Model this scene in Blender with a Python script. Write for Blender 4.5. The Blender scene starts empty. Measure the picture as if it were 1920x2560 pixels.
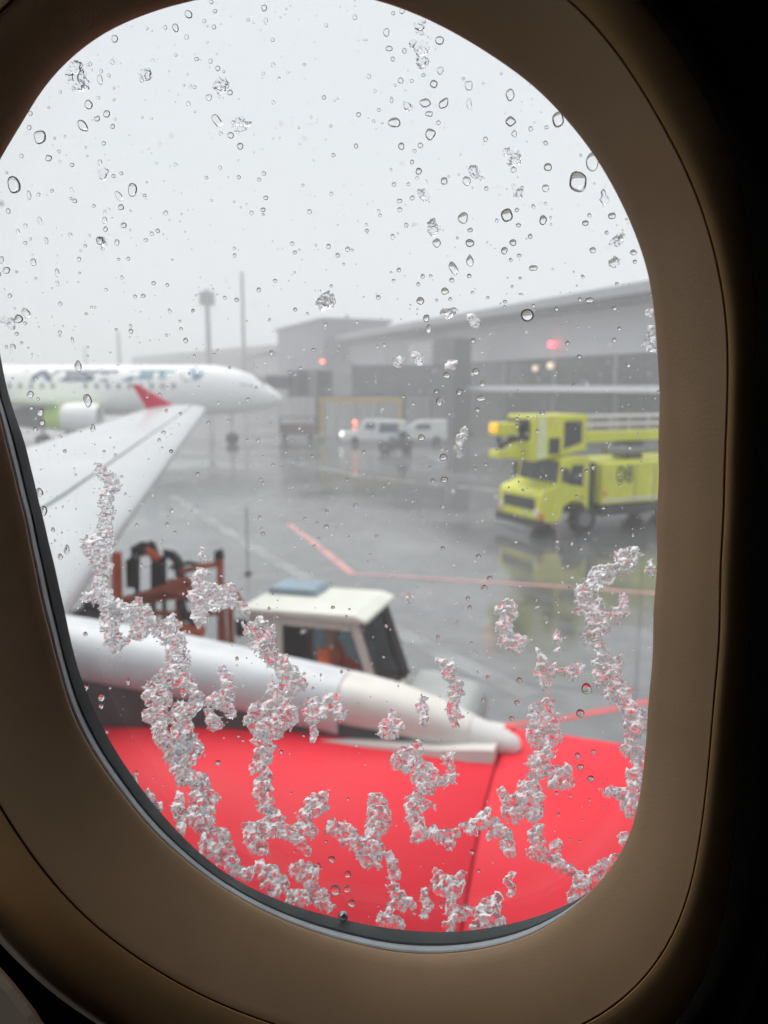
import bpy, math, random
import numpy as np
from mathutils import Vector, Matrix

# ------------------------------------------------------------------ camera, world, sun, exposure
SC = bpy.context.scene
COL = SC.collection
F = 1994.0                       # focal length in pixels of the 1920 x 2560 frame
EYE = 4.6                        # camera height above the apron, metres
HZ = 965.0                       # image row of the horizon
PITCH = math.atan((1280 - HZ) / F)
cam_d = bpy.data.cameras.new('camera')
cam = bpy.data.objects.new('camera', cam_d); COL.objects.link(cam)
cam.location = (0, 0, EYE)
cam.rotation_euler = (math.radians(90) - PITCH, 0, 0)
cam_d.sensor_fit = 'VERTICAL'; cam_d.sensor_height = 36; cam_d.sensor_width = 27
cam_d.lens = 36 * F / 2560
cam_d.clip_start = 0.005; cam_d.clip_end = 4000
cam_d.dof.use_dof = True; cam_d.dof.focus_distance = 0.303
cam_d.dof.aperture_fstop = 12.5
SC.camera = cam

W = bpy.data.worlds.new('World'); SC.world = W; W.use_nodes = True
nt = W.node_tree; nt.nodes.clear()
SUN_EL, SUN_AZ = math.radians(62), math.radians(-50)     # azimuth measured from the view axis towards the right
sky = nt.nodes.new('ShaderNodeTexSky'); sky.sky_type = 'NISHITA'; sky.sun_disc = False
sky.sun_elevation = SUN_EL; sky.sun_rotation = SUN_AZ
sky.air_density = 1.0; sky.dust_density = 4.0
hs = nt.nodes.new('ShaderNodeHueSaturation'); hs.inputs['Saturation'].default_value = 0.25
hs.inputs['Value'].default_value = 0.4
mx = nt.nodes.new('ShaderNodeMix'); mx.data_type = 'RGBA'; mx.inputs[0].default_value = 0.86
mx.inputs[7].default_value = (4.30, 4.60, 4.86, 1)       # the closed cloud deck
bg = nt.nodes.new('ShaderNodeBackground'); bg.inputs['Strength'].default_value = 0.1
out = nt.nodes.new('ShaderNodeOutputWorld')
nt.links.new(sky.outputs[0], hs.inputs['Color']); nt.links.new(hs.outputs[0], mx.inputs[6])
nt.links.new(mx.outputs[2], bg.inputs['Color']); nt.links.new(bg.outputs[0], out.inputs['Surface'])

sun_d = bpy.data.lights.new('sun', 'SUN'); sun_d.energy = 1.5; sun_d.angle = math.radians(50)
sun_d.color = (1.0, 0.96, 0.9)
sun = bpy.data.objects.new('sun', sun_d); COL.objects.link(sun)
sd = Vector((math.sin(SUN_AZ) * math.cos(SUN_EL), math.cos(SUN_AZ) * math.cos(SUN_EL), math.sin(SUN_EL)))
sun.rotation_euler = sd.to_track_quat('Z', 'Y').to_euler()
sun.location = sd * 300

SC.view_settings.view_transform = 'Standard'; SC.view_settings.look = 'None'
SC.view_settings.exposure = 1.12; SC.view_settings.gamma = 1.0
SC.render.engine = 'CYCLES'
cy = SC.cycles
cy.max_bounces = 10; cy.transparent_max_bounces = 16; cy.transmission_bounces = 8
cy.diffuse_bounces = 4; cy.glossy_bounces = 4; cy.volume_bounces = 3
cy.use_denoising = True
cy.sample_clamp_indirect = 4.0

RND = random.Random(7)
NPR = np.random.RandomState(11)

# ------------------------------------------------------------------ rays from image points to real points
_c, _s = math.cos(PITCH), math.sin(PITCH)
CR, CU, CF = Vector((1, 0, 0)), Vector((0, _s, _c)), Vector((0, _c, -_s))
O = Vector((0, 0, EYE))
def ray(u, v):
    return CR * ((u - 960) / F) + CU * ((1280 - v) / F) + CF
def at(u, v, y):
    r = ray(u, v); return O + r * (y / r.y)
def gnd(u, v, z=0.0):
    r = ray(u, v); return O + r * ((z - EYE) / r.z)
def hz(v, y):                    # height of image row v at distance y
    return at(960, v, y).z
# own aircraft: o metres out from the window, aft metres behind it, z above the apron
AC = math.radians(18.6)
def ac(o, aft, z):
    return Vector((o * math.sin(AC) - aft * math.cos(AC), o * math.cos(AC) + aft * math.sin(AC), z))

# ------------------------------------------------------------------ materials
MATS = {}
def mat(name, col, rough=0.5, metal=0.0, var=0.12, vscale=3.0, bump=0.0, bscale=40.0, emit=None, estr=0.0, coat=0.0, spec=0.5, rvar=0.1):
    if name in MATS: return MATS[name]
    m = bpy.data.materials.new(name); m.use_nodes = True
    n = m.node_tree.nodes; l = m.node_tree.links
    b = n['Principled BSDF']
    tc = n.new('ShaderNodeTexCoord')
    no = n.new('ShaderNodeTexNoise'); no.inputs['Scale'].default_value = vscale; no.inputs['Detail'].default_value = 6
    l.new(tc.outputs['Object'], no.inputs['Vector'])
    r = n.new('ShaderNodeMapRange'); r.inputs[1].default_value = 0.3; r.inputs[2].default_value = 0.7
    r.inputs[3].default_value = 1 - var; r.inputs[4].default_value = 1 + var
    l.new(no.outputs['Fac'], r.inputs[0])
    mul = n.new('ShaderNodeVectorMath'); mul.operation = 'SCALE'
    mul.inputs[0].default_value = col; l.new(r.outputs[0], mul.inputs['Scale'])
    l.new(mul.outputs[0], b.inputs['Base Color'])
    r2 = n.new('ShaderNodeMapRange'); r2.inputs[1].default_value = 0.3; r2.inputs[2].default_value = 0.7
    r2.inputs[3].default_value = max(0.02, rough - rvar); r2.inputs[4].default_value = min(1, rough + rvar)
    l.new(no.outputs['Fac'], r2.inputs[0]); l.new(r2.outputs[0], b.inputs['Roughness'])
    b.inputs['Metallic'].default_value = metal
    b.inputs['Specular IOR Level'].default_value = spec
    b.inputs['Coat Weight'].default_value = coat; b.inputs['Coat Roughness'].default_value = 0.12
    if bump:
        n2 = n.new('ShaderNodeTexNoise'); n2.inputs['Scale'].default_value = bscale; n2.inputs['Detail'].default_value = 3
        l.new(tc.outputs['Object'], n2.inputs['Vector'])
        bp = n.new('ShaderNodeBump'); bp.inputs['Strength'].default_value = bump; bp.inputs['Distance'].default_value = 0.2 / bscale
        l.new(n2.outputs['Fac'], bp.inputs['Height']); l.new(bp.outputs[0], b.inputs['Normal'])
    if emit:
        b.inputs['Emission Color'].default_value = (*emit, 1); b.inputs['Emission Strength'].default_value = estr
    MATS[name] = m
    return m

M_white2 = mat('far_airliner_white', (0.88, 0.89, 0.89), 0.35, var=0.03, vscale=0.5)
M_white = mat('aircraft_white', (0.52, 0.54, 0.555), 0.4, var=0.05, vscale=1.2, coat=0.3)
M_cream = mat('fairing_cream', (0.74, 0.70, 0.66), 0.4, var=0.05, vscale=4)
M_tip = mat('fairing_tip_white', (0.74, 0.72, 0.70), 0.4, var=0.04)
M_pylon = mat('pylon_grey_white', (0.62, 0.64, 0.66), 0.4, var=0.08, vscale=5)
M_core = mat('pylon_recess_shade', (0.10, 0.095, 0.10), 0.7)  # core under the pylon; the underside shade is put into its dark colour
M_skirt = mat('pylon_skirt', (0.60, 0.575, 0.565), 0.5)
M_red = mat('cowling_red', (0.80, 0.028, 0.050), 0.55, var=0.05, vscale=2.5, spec=0.25)
M_rseam = mat('cowling_seam_red', (0.34, 0.015, 0.025), 0.7)
M_winglet = mat('winglet_red', (0.62, 0.03, 0.07), 0.45, var=0.04)
M_metal = mat('bare_metal', (0.55, 0.56, 0.57), 0.3, 0.9)
M_dark = mat('dark_steel', (0.04, 0.043, 0.046), 0.6)
M_black = mat('black_rubber', (0.02, 0.02, 0.021), 0.75)
M_hose = mat('black_hose', (0.022, 0.022, 0.025), 0.6)
M_yellow = mat('deicer_yellow', (0.68, 0.69, 0.03), 0.4, var=0.08, vscale=2, coat=0.3)
M_pale = mat('deicer_pale_panel', (0.72, 0.75, 0.42), 0.45)
M_glass = mat('dark_window', (0.018, 0.024, 0.03), 0.12, spec=0.5, rvar=0.04)
M_tealglass = mat('windscreen_glass', (0.03, 0.055, 0.065), 0.08, rvar=0.03)
M_orange = mat('orange_painted_steel', (0.36, 0.085, 0.045), 0.55, var=0.25, vscale=6)
M_orangeb = mat('bright_orange_steel', (0.62, 0.13, 0.05), 0.5, var=0.15, vscale=6)
M_cab = mat('cab_cream_white', (0.70, 0.71, 0.64), 0.42, var=0.06, vscale=3)
M_hood = mat('pale_grey_hood', (0.40, 0.43, 0.42), 0.4)
M_solar = mat('blue_grey_hatch', (0.22, 0.31, 0.38), 0.3)
M_jacket = mat('orange_work_jacket', (0.85, 0.17, 0.05), 0.8, bump=0.3)
M_skin = mat('skin', (0.5, 0.32, 0.24), 0.55)
M_hair = mat('dark_knit_cap', (0.03, 0.03, 0.035), 0.9)
M_trous = mat('navy_trousers', (0.03, 0.035, 0.06), 0.85)
M_navy = mat('navy_lettering', (0.015, 0.035, 0.12), 0.4)
M_teal = mat('teal_lettering', (0.0, 0.20, 0.28), 0.4)
M_blue = mat('blue_emblem', (0.03, 0.16, 0.38), 0.4)
M_lime = mat('lime_band', (0.50, 0.78, 0.08), 0.4)
M_pgreen = mat('pale_green_paint', (0.62, 0.72, 0.50), 0.4)
M_wallpan = mat('terminal_cladding', (0.44, 0.45, 0.475), 0.6, var=0.06, vscale=0.3)
M_wallpan2 = mat('terminal_cladding_grey', (0.22, 0.225, 0.25), 0.6, var=0.08, vscale=0.3)
M_roof = mat('terminal_roof_metal', (0.30, 0.31, 0.33), 0.5, var=0.06, vscale=0.3)
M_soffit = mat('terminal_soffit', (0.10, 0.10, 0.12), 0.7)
M_bglass = mat('terminal_glazing', (0.05, 0.06, 0.065), 0.25)
M_block = mat('plum_grey_cladding', (0.15, 0.145, 0.18), 0.6, var=0.1, vscale=0.3)
M_canopy = mat('canopy_white', (0.66, 0.67, 0.68), 0.5)
M_pillar = mat('dark_pillar_cladding', (0.06, 0.055, 0.08), 0.6)
M_mast = mat('galvanised_mast', (0.16, 0.165, 0.185), 0.6)
M_bridge = mat('jet_bridge_cladding', (0.12, 0.115, 0.14), 0.55, var=0.1, vscale=0.5)
M_bridge2 = mat('jet_bridge_light_cladding', (0.34, 0.35, 0.36), 0.55, var=0.1, vscale=0.5)
M_ochre = mat('ochre_gantry_paint', (0.42, 0.30, 0.06), 0.55)
M_vanw = mat('van_white', (0.72, 0.74, 0.74), 0.35, coat=0.3)
M_vandk = mat('van_blue_glass', (0.03, 0.06, 0.11), 0.15)
M_tug = mat('tug_dark_paint', (0.05, 0.045, 0.06), 0.5)
M_bag = mat('maroon_cart_cover', (0.16, 0.05, 0.055), 0.7)
M_green = mat('lettering_dark_green', (0.045, 0.055, 0.015), 0.5)
M_rust = mat('orange_marker', (0.75, 0.16, 0.03), 0.4)
M_lredline = mat('faded_red_marking', (0.62, 0.30, 0.30), 0.35, var=0.25, vscale=2)
M_redline = mat('red_marking', (0.58, 0.10, 0.10), 0.35, var=0.2, vscale=2)
M_whline = mat('pale_worn_marking', (0.55, 0.57, 0.57), 0.35, var=0.35, vscale=1.2)
M_trail = mat('faded_white_marking', (0.24, 0.25, 0.25), 0.25, var=0.35, vscale=0.9)
E_amber = mat('amber_beacon_lens', (0.9, 0.35, 0.03), 0.3, emit=(1.0, 0.20, 0.012), estr=1.5)
E_red = mat('red_lamp_lens', (0.8, 0.05, 0.06), 0.3, emit=(1.0, 0.06, 0.10), estr=3)
E_orange = mat('orange_lamp_lens', (0.8, 0.2, 0.1), 0.3, emit=(1.0, 0.14, 0.07), estr=3)
E_warm = mat('warm_lamp_lens', (0.8, 0.7, 0.5), 0.3, emit=(1.0, 0.80, 0.55), estr=0.4)
E_white = mat('headlamp_lens', (0.9, 0.9, 0.85), 0.2, emit=(1.0, 0.97, 0.9), estr=1.6)

# ------------------------------------------------------------------ mesh building helpers
class MB:
    def __init__(s): s.v, s.f = [], []
    def add(s, vs, fs):
        o = len(s.v); s.v += [tuple(p) for p in vs]; s.f += [tuple(i + o for i in q) for q in fs]; return s
    def box(s, x0, x1, y0, y1, z0, z1, M=None):
        vs = [Vector((x, y, z)) for z in (z0, z1) for y in (y0, y1) for x in (x0, x1)]
        if M is not None: vs = [M @ p for p in vs]
        return s.add(vs, [(0, 2, 3, 1), (4, 5, 7, 6), (0, 1, 5, 4), (2, 6, 7, 3), (0, 4, 6, 2), (1, 3, 7, 5)])
    def prism(s, prof, y0, y1, taper=1.0):
        n = len(prof)
        cx = sum(p[0] for p in prof) / n; cz = sum(p[1] for p in prof) / n
        vs = [(x, y0, z) for x, z in prof] + [(x, y1, z) for x, z in prof]
        fs = [tuple(range(n)), tuple(range(2 * n - 1, n - 1, -1))]
        fs += [(i, n + i, n + (i + 1) % n, (i + 1) % n) for i in range(n)]
        return s.add(vs, fs)
    def tube(s, pts, r, n=10, r1=None):
        pts = [Vector(p) for p in pts]; m = len(pts); vs = []
        for i, p in enumerate(pts):
            t = (pts[min(i + 1, m - 1)] - pts[max(i - 1, 0)]).normalized()
            a = t.cross(Vector((0, 0, 1)) if abs(t.z) < 0.9 else Vector((1, 0, 0))).normalized(); b = t.cross(a)
            rr = r if r1 is None else r + (r1 - r) * i / (m - 1)
            vs += [p + (a * math.cos(2 * math.pi * k / n) + b * math.sin(2 * math.pi * k / n)) * rr for k in range(n)]
        fs = [(i * n + k, i * n + (k + 1) % n, (i + 1) * n + (k + 1) % n, (i + 1) * n + k) for i in range(m - 1) for k in range(n)]
        fs += [tuple(range(n - 1, -1, -1)), tuple((m - 1) * n + k for k in range(n))]
        return s.add(vs, fs)
    def loft(s, rings, cap=True):
        n = len(rings[0]); vs = [p for r in rings for p in r]
        fs = [(i * n + k, i * n + (k + 1) % n, (i + 1) * n + (k + 1) % n, (i + 1) * n + k) for i in range(len(rings) - 1) for k in range(n)]
        if cap: fs += [tuple(range(n - 1, -1, -1)), tuple((len(rings) - 1) * n + k for k in range(n))]
        return s.add(vs, fs)
    def ball(s, c, r, n=10, sz=1.0):
        rings = []
        for i in range(1, n):
            a = math.pi * i / n
            rings.append([Vector(c) + Vector((math.sin(a) * math.cos(2 * math.pi * k / (2 * n)) * r, math.sin(a) * math.sin(2 * math.pi * k / (2 * n)) * r, -math.cos(a) * r * sz)) for k in range(2 * n)])
        return s.loft(rings)
    def wheel(s, c, r, w, axis='y', n=24):
        prof = [(-w / 2, r * 0.72), (-w / 2, r * 0.93), (-w * 0.36, r), (w * 0.36, r), (w / 2, r * 0.93), (w / 2, r * 0.72)]
        rings = [[Vector(c) + Vector((math.cos(2 * math.pi * k / n) * q, d, math.sin(2 * math.pi * k / n) * q)) for k in range(n)] for d, q in prof]
        return s.loft(rings)
    def build(s, name, m, parent=None, smooth=False, bevel=0.0):
        me = bpy.data.meshes.new(name); me.from_pydata(s.v, [], s.f); me.update()
        if m: me.materials.append(m)
        o = bpy.data.objects.new(name, me); COL.objects.link(o)
        if parent: o.parent = parent
        fix_normals(me)
        if smooth:
            for p in me.polygons: p.use_smooth = True
            try: me.set_sharp_from_angle(angle=math.radians(38))
            except Exception: pass
        if bevel:
            b = o.modifiers.new('bevel', 'BEVEL'); b.width = bevel; b.segments = 2; b.limit_method = 'ANGLE'
        return o
def fix_normals(me):
    import bmesh
    bm = bmesh.new(); bm.from_mesh(me); bmesh.ops.recalc_face_normals(bm, faces=bm.faces); bm.to_mesh(me); bm.free()
def thing(name, label, cat, loc=(0, 0, 0), rz=0.0, group=None):
    o = bpy.data.objects.new(name, None); COL.objects.link(o); o.empty_display_size = 0.2
    o.location = loc; o.rotation_euler = (0, 0, rz); return tag(o, label, cat, group)
def tag(o, label, cat, group=None, kind=None):
    o['label'] = label; o['category'] = cat
    if group: o['group'] = group
    if kind: o['kind'] = kind
    return o
def struct(o): o['kind'] = 'structure'; return o
def text_mesh(s, size, sx, bold):
    cu = bpy.data.curves.new('lettering', 'FONT'); cu.body = s; cu.size = size; cu.offset = bold
    cu.align_x = 'CENTER'; cu.align_y = 'CENTER'; cu.resolution_u = 3
    o = bpy.data.objects.new('lettering', cu)
    COL.objects.link(o); dg = bpy.context.evaluated_depsgraph_get(); dg.update()
    me = bpy.data.meshes.new_from_object(o.evaluated_get(dg)); bpy.data.objects.remove(o)
    me.transform(Matrix.Diagonal((sx, 1, 1, 1)))
    return me

# ------------------------------------------------------------------ the apron
def ground_material():
    m = bpy.data.materials.new('wet_apron'); m.use_nodes = True
    n = m.node_tree.nodes; l = m.node_tree.links; b = n['Principled BSDF']
    tc = n.new('ShaderNodeTexCoord')
    mp = n.new('ShaderNodeMapping'); l.new(tc.outputs['Object'], mp.inputs[0])
    n1 = n.new('ShaderNodeTexNoise'); n1.inputs['Scale'].default_value = 0.14; n1.inputs['Detail'].default_value = 5
    n2 = n.new('ShaderNodeTexNoise'); n2.inputs['Scale'].default_value = 1.6; n2.inputs['Detail'].default_value = 8
    n3 = n.new('ShaderNodeTexNoise'); n3.inputs['Scale'].default_value = 14; n3.inputs['Detail'].default_value = 4
    for q in (n1, n2, n3): l.new(mp.outputs[0], q.inputs['Vector'])
    cr = n.new('ShaderNodeValToRGB')
    cr.color_ramp.elements[0].position = 0.3; cr.color_ramp.elements[0].color = (0.09, 0.096, 0.099, 1)
    cr.color_ramp.elements[1].position = 0.7; cr.color_ramp.elements[1].color = (0.17, 0.177, 0.177, 1)
    l.new(n2.outputs['Fac'], cr.inputs[0])
    # slab joints every 6 m
    br = n.new('ShaderNodeTexBrick'); br.offset = 0; br.inputs['Scale'].default_value = 1; br.inputs['Mortar Size'].default_value = 0.03
    br.inputs['Brick Width'].default_value = 6; br.inputs['Row Height'].default_value = 6
    br.inputs['Color1'].default_value = (1, 1, 1, 1); br.inputs['Color2'].default_value = (0.92, 0.92, 0.92, 1); br.inputs['Mortar'].default_value = (0.45, 0.45, 0.45, 1)
    l.new(mp.outputs[0], br.inputs['Vector']); mp.inputs['Rotation'].default_value = (0, 0, 0.32)
    mm = n.new('ShaderNodeMix'); mm.data_type = 'RGBA'; mm.blend_type = 'MULTIPLY'; mm.inputs[0].default_value = 1
    l.new(cr.outputs[0], mm.inputs[6]); l.new(br.outputs[0], mm.inputs[7]); l.new(mm.outputs[2], b.inputs['Base Color'])
    rr = n.new('ShaderNodeMapRange'); rr.inputs[1].default_value = 0.42; rr.inputs[2].default_value = 0.58
    rr.inputs[3].default_value = 0.03; rr.inputs[4].default_value = 0.24
    l.new(n1.outputs['Fac'], rr.inputs[0]); l.new(rr.outputs[0], b.inputs['Roughness'])
    b.inputs['IOR'].default_value = 2.2
    bp = n.new('ShaderNodeBump'); bp.inputs['Strength'].default_value = 0.08; bp.inputs['Distance'].default_value = 0.02
    l.new(n3.outputs['Fac'], bp.inputs['Height']); l.new(bp.outputs[0], b.inputs['Normal'])
    return m
g = MB(); N = 64
g.add([(0, 300, 0)] + [(1900 * math.cos(2 * math.pi * k / N), 300 + 1900 * math.sin(2 * math.pi * k / N), 0) for k in range(N)],
      [(0, 1 + k, 1 + (k + 1) % N) for k in range(N)])
ground = struct(g.build('ground', ground_material()))
def strip(name, pts, w, m, z):
    """A painted line on the apron through image points, a flat sheet a few millimetres up."""
    P = [gnd(u, v, z) for u, v in pts]; b = MB(); L = []
    for i, p in enumerate(P):
        t = (P[min(i + 1, len(P) - 1)] - P[max(i - 1, 0)]).normalized(); nrm = Vector((-t.y, t.x, 0))
        L += [p + nrm * w / 2, p - nrm * w / 2]
    b.add(L, [(2 * i, 2 * i + 1, 2 * i + 3, 2 * i + 2) for i in range(len(P) - 1)])
    return struct(b.build(name, m))
strip('ground_marking', [(722, 1310), (800, 1368), (884, 1437)], 0.22, M_lredline, 0.004)
strip('ground_marking', [(886, 1434), (1100, 1447), (1400, 1466), (1760, 1492)], 0.15, M_lredline, 0.006)
strip('ground_marking', [(430, 1240), (620, 1360), (820, 1478), (960, 1560), (1100, 1632), (1230, 1694), (1330, 1740)], 0.42, M_trail, 0.004)
strip('ground_marking', [(1250, 1815), (1400, 1798), (1620, 1754), (1800, 1722)], 0.16, M_redline, 0.004)
strip('ground_marking', [(1105, 1730), (1118, 1680)], 0.16, M_redline, 0.008)
strip('ground_marking', [(700, 1150), (900, 1190), (1250, 1228)], 0.5, M_trail, 0.004)

# ------------------------------------------------------------------ own aircraft: wing, pylon, engine
plane = thing('airliner', 'white airliner wing with a red winglet above a glossy red engine cowling and white pylon', 'airliner')
def airfoil(t, n=14):
    xs = [0.5 * (1 - math.cos(math.pi * i / n)) for i in range(n + 1)]
    th = lambda x: 5 * t * (0.2969 * math.sqrt(x) - 0.126 * x - 0.3516 * x * x + 0.2843 * x ** 3 - 0.1036 * x ** 4)
    return xs, th
def wing_station(o):
    le = 1.40 + math.tan(math.radians(27.0)) * o
    ch = 6.0 - (6.0 - 3.75) * o / 4.4 if o < 4.4 else 3.75 - (3.75 - 1.5) * (o - 4.4) / 10.6
    z = 4.10 - 0.080 * (15 - o)
    return le, ch, z
def wing_loft(x0, x1, os_, zoff=0.0):
    rings = []
    for o in os_:
        le, ch, z = wing_station(o); xs = np.linspace(0, 1, 15)
        t = 0.13 if o < 5 else 0.115
        _, th = airfoil(t)
        up = [(x0 + (x1 - x0) * (q ** 1.6 if x0 == 0 else q)) for q in xs]
        camb = lambda x: 0.05 * x * (1 - x)
        top = [ac(o, le + ch * x, z + zoff + ch * (th(x) + camb(x))) for x in up]
        bot = [ac(o, le + ch * x, z + zoff + ch * (-th(x) * 0.9 + camb(x)) - 0.002) for x in reversed(up)]
        if x0 == 0: bot = bot[:-1]
        rings.append(top + bot)
    return MB().loft(rings)
OS = [0.2, 2, 3.2, 4.4, 6, 8, 10, 12, 14, 14.7, 15.0]
wing_loft(0.215, 1.0, OS).build('wing', M_white, plane, smooth=True)
wing_loft(0.0, 0.20, OS).build('slat', M_white, plane, smooth=True)
core = MB()
rg = []
for o in OS[:-1]:
    le, ch, z = wing_station(o)
    rg.append([ac(o, le + ch * a, z + ch * b_) for a, b_ in ((0.15, 0.03), (0.26, 0.035), (0.26, -0.02), (0.15, -0.02))])
core.loft(rg).build('wing_spar', M_dark, plane)
le, ch, z = wing_station(15.0)
wl = MB(); fence = [(0.75, 0.0), (1.0, 0.13), (1.75, 0.50), (1.86, 0.50), (1.52, 0.0), (1.60, -0.3), (1.5, -0.3)]
a_ = [ac(15.03, le + x, z + 0.04 + y) for x, y in fence]; b_ = [ac(15.09, le + x, z + 0.04 + y) for x, y in fence]
nf = len(fence)
wl.add(a_ + b_, [tuple(range(nf)), tuple(range(2 * nf - 1, nf - 1, -1))] + [(i, nf + i, nf + (i + 1) % nf, (i + 1) % nf) for i in range(nf)])
wl.build('winglet', M_winglet, plane)

EO, EZ = 3.80, 1.62
def nac(st, n=96):
    return [[ac(EO + math.cos(2 * math.pi * k / n) * r, x, EZ + math.sin(2 * math.pi * k / n) * r) for k in range(n)] for x, r in st]
MB().loft(nac([(0.651, 1.0), (0.651, 1.168), (0.665, 1.176), (1.2, 1.18), (1.8, 1.165), (2.4, 1.11), (3.0, 1.02), (3.4, 0.94), (3.4, 0.85)]), cap=False).build('fan_cowl', M_red, plane, smooth=True)
MB().loft(nac([(0.639, 1.0), (0.639, 1.166), (0.625, 1.174), (0.1, 1.165), (-0.4, 1.13), (-0.9, 1.065), (-1.25, 0.995), (-1.25, 0.9)]), cap=False).build('inlet_cowl', M_red, plane, smooth=True)
MB().loft(nac([(-1.26, 0.994), (-1.36, 0.965), (-1.42, 0.92), (-1.42, 0.88), (-1.36, 0.84), (-1.1, 0.82), (-0.4, 0.84)]), cap=False).build('inlet_lip', M_metal, plane, smooth=True)
MB().loft(nac([(-0.38, 0.86), (-0.36, 0.25), (-0.75, 0.02)])).build('fan', M_dark, plane, smooth=True)
MB().loft(nac([(0.6, 1.155), (0.7, 1.155)]), cap=False).build('cowl_seam', M_rseam, plane)
def fair(st, n=28, p=2.3):
    rings = []
    for x, zt, zb, w in st:
        zc, h = (zt + zb) / 2, (zt - zb) / 2; R = []
        for k in range(n):
            a = 2 * math.pi * k / n; c, s_ = math.cos(a), math.sin(a)
            R.append(ac(EO + math.copysign(abs(c) ** (2 / p), c) * w, x, zc + math.copysign(abs(s_) ** (2 / p), s_) * h))
        rings.append(R)
    return MB().loft(rings)
fair([(0.553, 2.815, 2.80, 0.012), (0.556, 2.832, 2.783, 0.03), (0.57, 2.853, 2.768, 0.052), (0.62, 2.878, 2.762, 0.074), (0.72, 2.908, 2.762, 0.092), (0.80, 2.932, 2.765, 0.104)], p=2).build('fairing_tip', M_tip, plane, smooth=True)
fair([(0.802, 2.933, 2.765, 0.104), (1.0, 3.0, 2.765, 0.132), (1.2, 3.048, 2.80, 0.15), (1.4, 3.075, 2.81, 0.165), (1.48, 3.082, 2.815, 0.17)]).build('fairing', M_cream, plane, smooth=True)
fair([(1.487, 3.084, 2.745, 0.180), (1.7, 3.105, 2.76, 0.184), (2.2, 3.15, 2.81, 0.19), (2.6, 3.185, 2.835, 0.20), (3.3, 3.215, 2.86, 0.20), (4.0, 3.26, 2.9, 0.2), (4.8, 3.3, 2.95, 0.18)]).build('pylon', M_pylon, plane, smooth=True)
fair([(0.78, 2.80, 2.6, 0.09), (1.2, 2.85, 2.6, 0.13), (2.0, 2.95, 2.6, 0.16), (4.2, 3.0, 2.5, 0.175)], p=4).build('pylon_recess_shade', M_core, plane, smooth=True)
sk = []
for x, zt, w in ((0.66, 2.845, 0.18), (0.78, 2.84, 0.20), (0.95, 2.815, 0.205), (1.3, 2.795, 0.215), (1.7, 2.765, 0.20), (2.2, 2.72, 0.18), (3.3, 2.60, 0.15)):
    sk.append([ac(EO - w, x, zt - 0.10), ac(EO - w + 0.015, x, zt), ac(EO + w - 0.015, x, zt), ac(EO + w, x, zt - 0.10), ac(EO, x, zt - 0.3)])
MB().loft(sk).build('pylon_skirt', mat('pylon_skirt_cream', (0.70, 0.665, 0.635), 0.45, var=0.04), plane)

# ------------------------------------------------------------------ de-icing truck
dh = math.radians(205)
hx, hy = math.cos(dh), math.sin(dh); nx, ny = -hy, hx       # heading, and the side that faces the window
dp = gnd(1462, 1336) - Vector((nx, ny, 0)) * 1.16
dt = thing('deicing_truck', 'yellow-green de-icing truck with an enclosed operator cabin on a boom above its hood', 'truck', (dp.x, dp.y, 0), dh)
MB().box(-6.2, 1.25, -0.5, 0.5, 0.62, 0.86).box(-6.1, -0.75, -1.02, 1.02, 0.5, 0.78).build('chassis', M_dark, dt)
cabp = [(-0.12, 0.62), (-0.12, 2.44), (0.62, 2.44), (0.92, 2.36), (1.02, 1.62), (1.62, 1.44), (1.70, 1.30), (1.70, 0.45), (0.98, 0.45), (0.80, 0.95), (0.45, 1.08), (0.1, 1.0)]
MB().prism(cabp, -1.14, 1.14).build('cab', M_yellow, dt, bevel=0.05)
for sy in (-1, 1):
    y0, y1 = (1.142, 1.155) if sy > 0 else (-1.155, -1.142)
    d = MB().prism([(0.14, 1.52), (0.14, 2.2), (0.56, 2.2), (0.72, 1.72), (0.72, 1.62)], y0, y1).build('door_window', M_glass, dt)
    MB().box(0.1, 0.2, y0, y1 + 0.03 * sy if sy > 0 else y1, 1.16, 1.2).build('door_handle', M_dark, dt)
MB().add([(0.955, -1.0, 2.30), (0.955, 1.0, 2.30), (1.047, 1.0, 1.66), (1.047, -1.0, 1.66)], [(0, 1, 2, 3)]).build('windscreen', M_glass, dt)
MB().box(1.702, 1.73, -0.85, 0.85, 0.82, 1.18).build('grille', M_dark, dt)
for y in (-0.95, 0.95):
    MB().tube([(1.70, y, 0.78), (1.745, y, 0.78)], 0.11, 16).build('headlight', M_canopy, dt)
    MB().box(1.60, 1.74, y * 1.19 - 0.06, y * 1.19 + 0.06, 0.60, 0.74).build('marker_lamp', M_rust, dt)
MB().box(1.55, 1.82, -1.18, 1.18, 0.32, 0.56).build('bumper', M_dark, dt, bevel=0.03)
MB().box(-6.0, -0.62, -1.16, 1.16, 0.88, 2.22).build('tank_body', M_yellow, dt, bevel=0.06)
MB().box(-0.61, -0.14, -0.8, 0.8, 0.9, 2.2).build('cab_gap_equipment', M_dark, dt)
MB().box(-0.78, -0.66, 1.162, 1.175, 1.16, 1.32).build('side_marker', M_rust, dt)
for i in range(5): MB().box(-1.95 - i * 0.8, -1.93 - i * 0.8, 1.161, 1.172, 0.95, 2.1).build('locker_seam', M_green, dt)
MB().box(-5.9, -0.7, 1.161, 1.171, 0.98, 1.06).build('reflective_stripe', M_canopy, dt)
for y in (-1.3, 1.3):
    MB().tube([(0.75, y * 0.88, 2.1), (0.95, y, 2.05)], 0.025, 6).box(0.88, 0.98, y - 0.11, y + 0.11, 1.7, 2.12).build('mirror', M_dark, dt)
for y in (-1.0, 1.0): MB().box(0.15, 0.6, y - 0.14, y + 0.14, 0.40, 0.46).build('step', M_dark, dt)
tm = text_mesh('08', 0.76, 0.9, 0.012)
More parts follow.
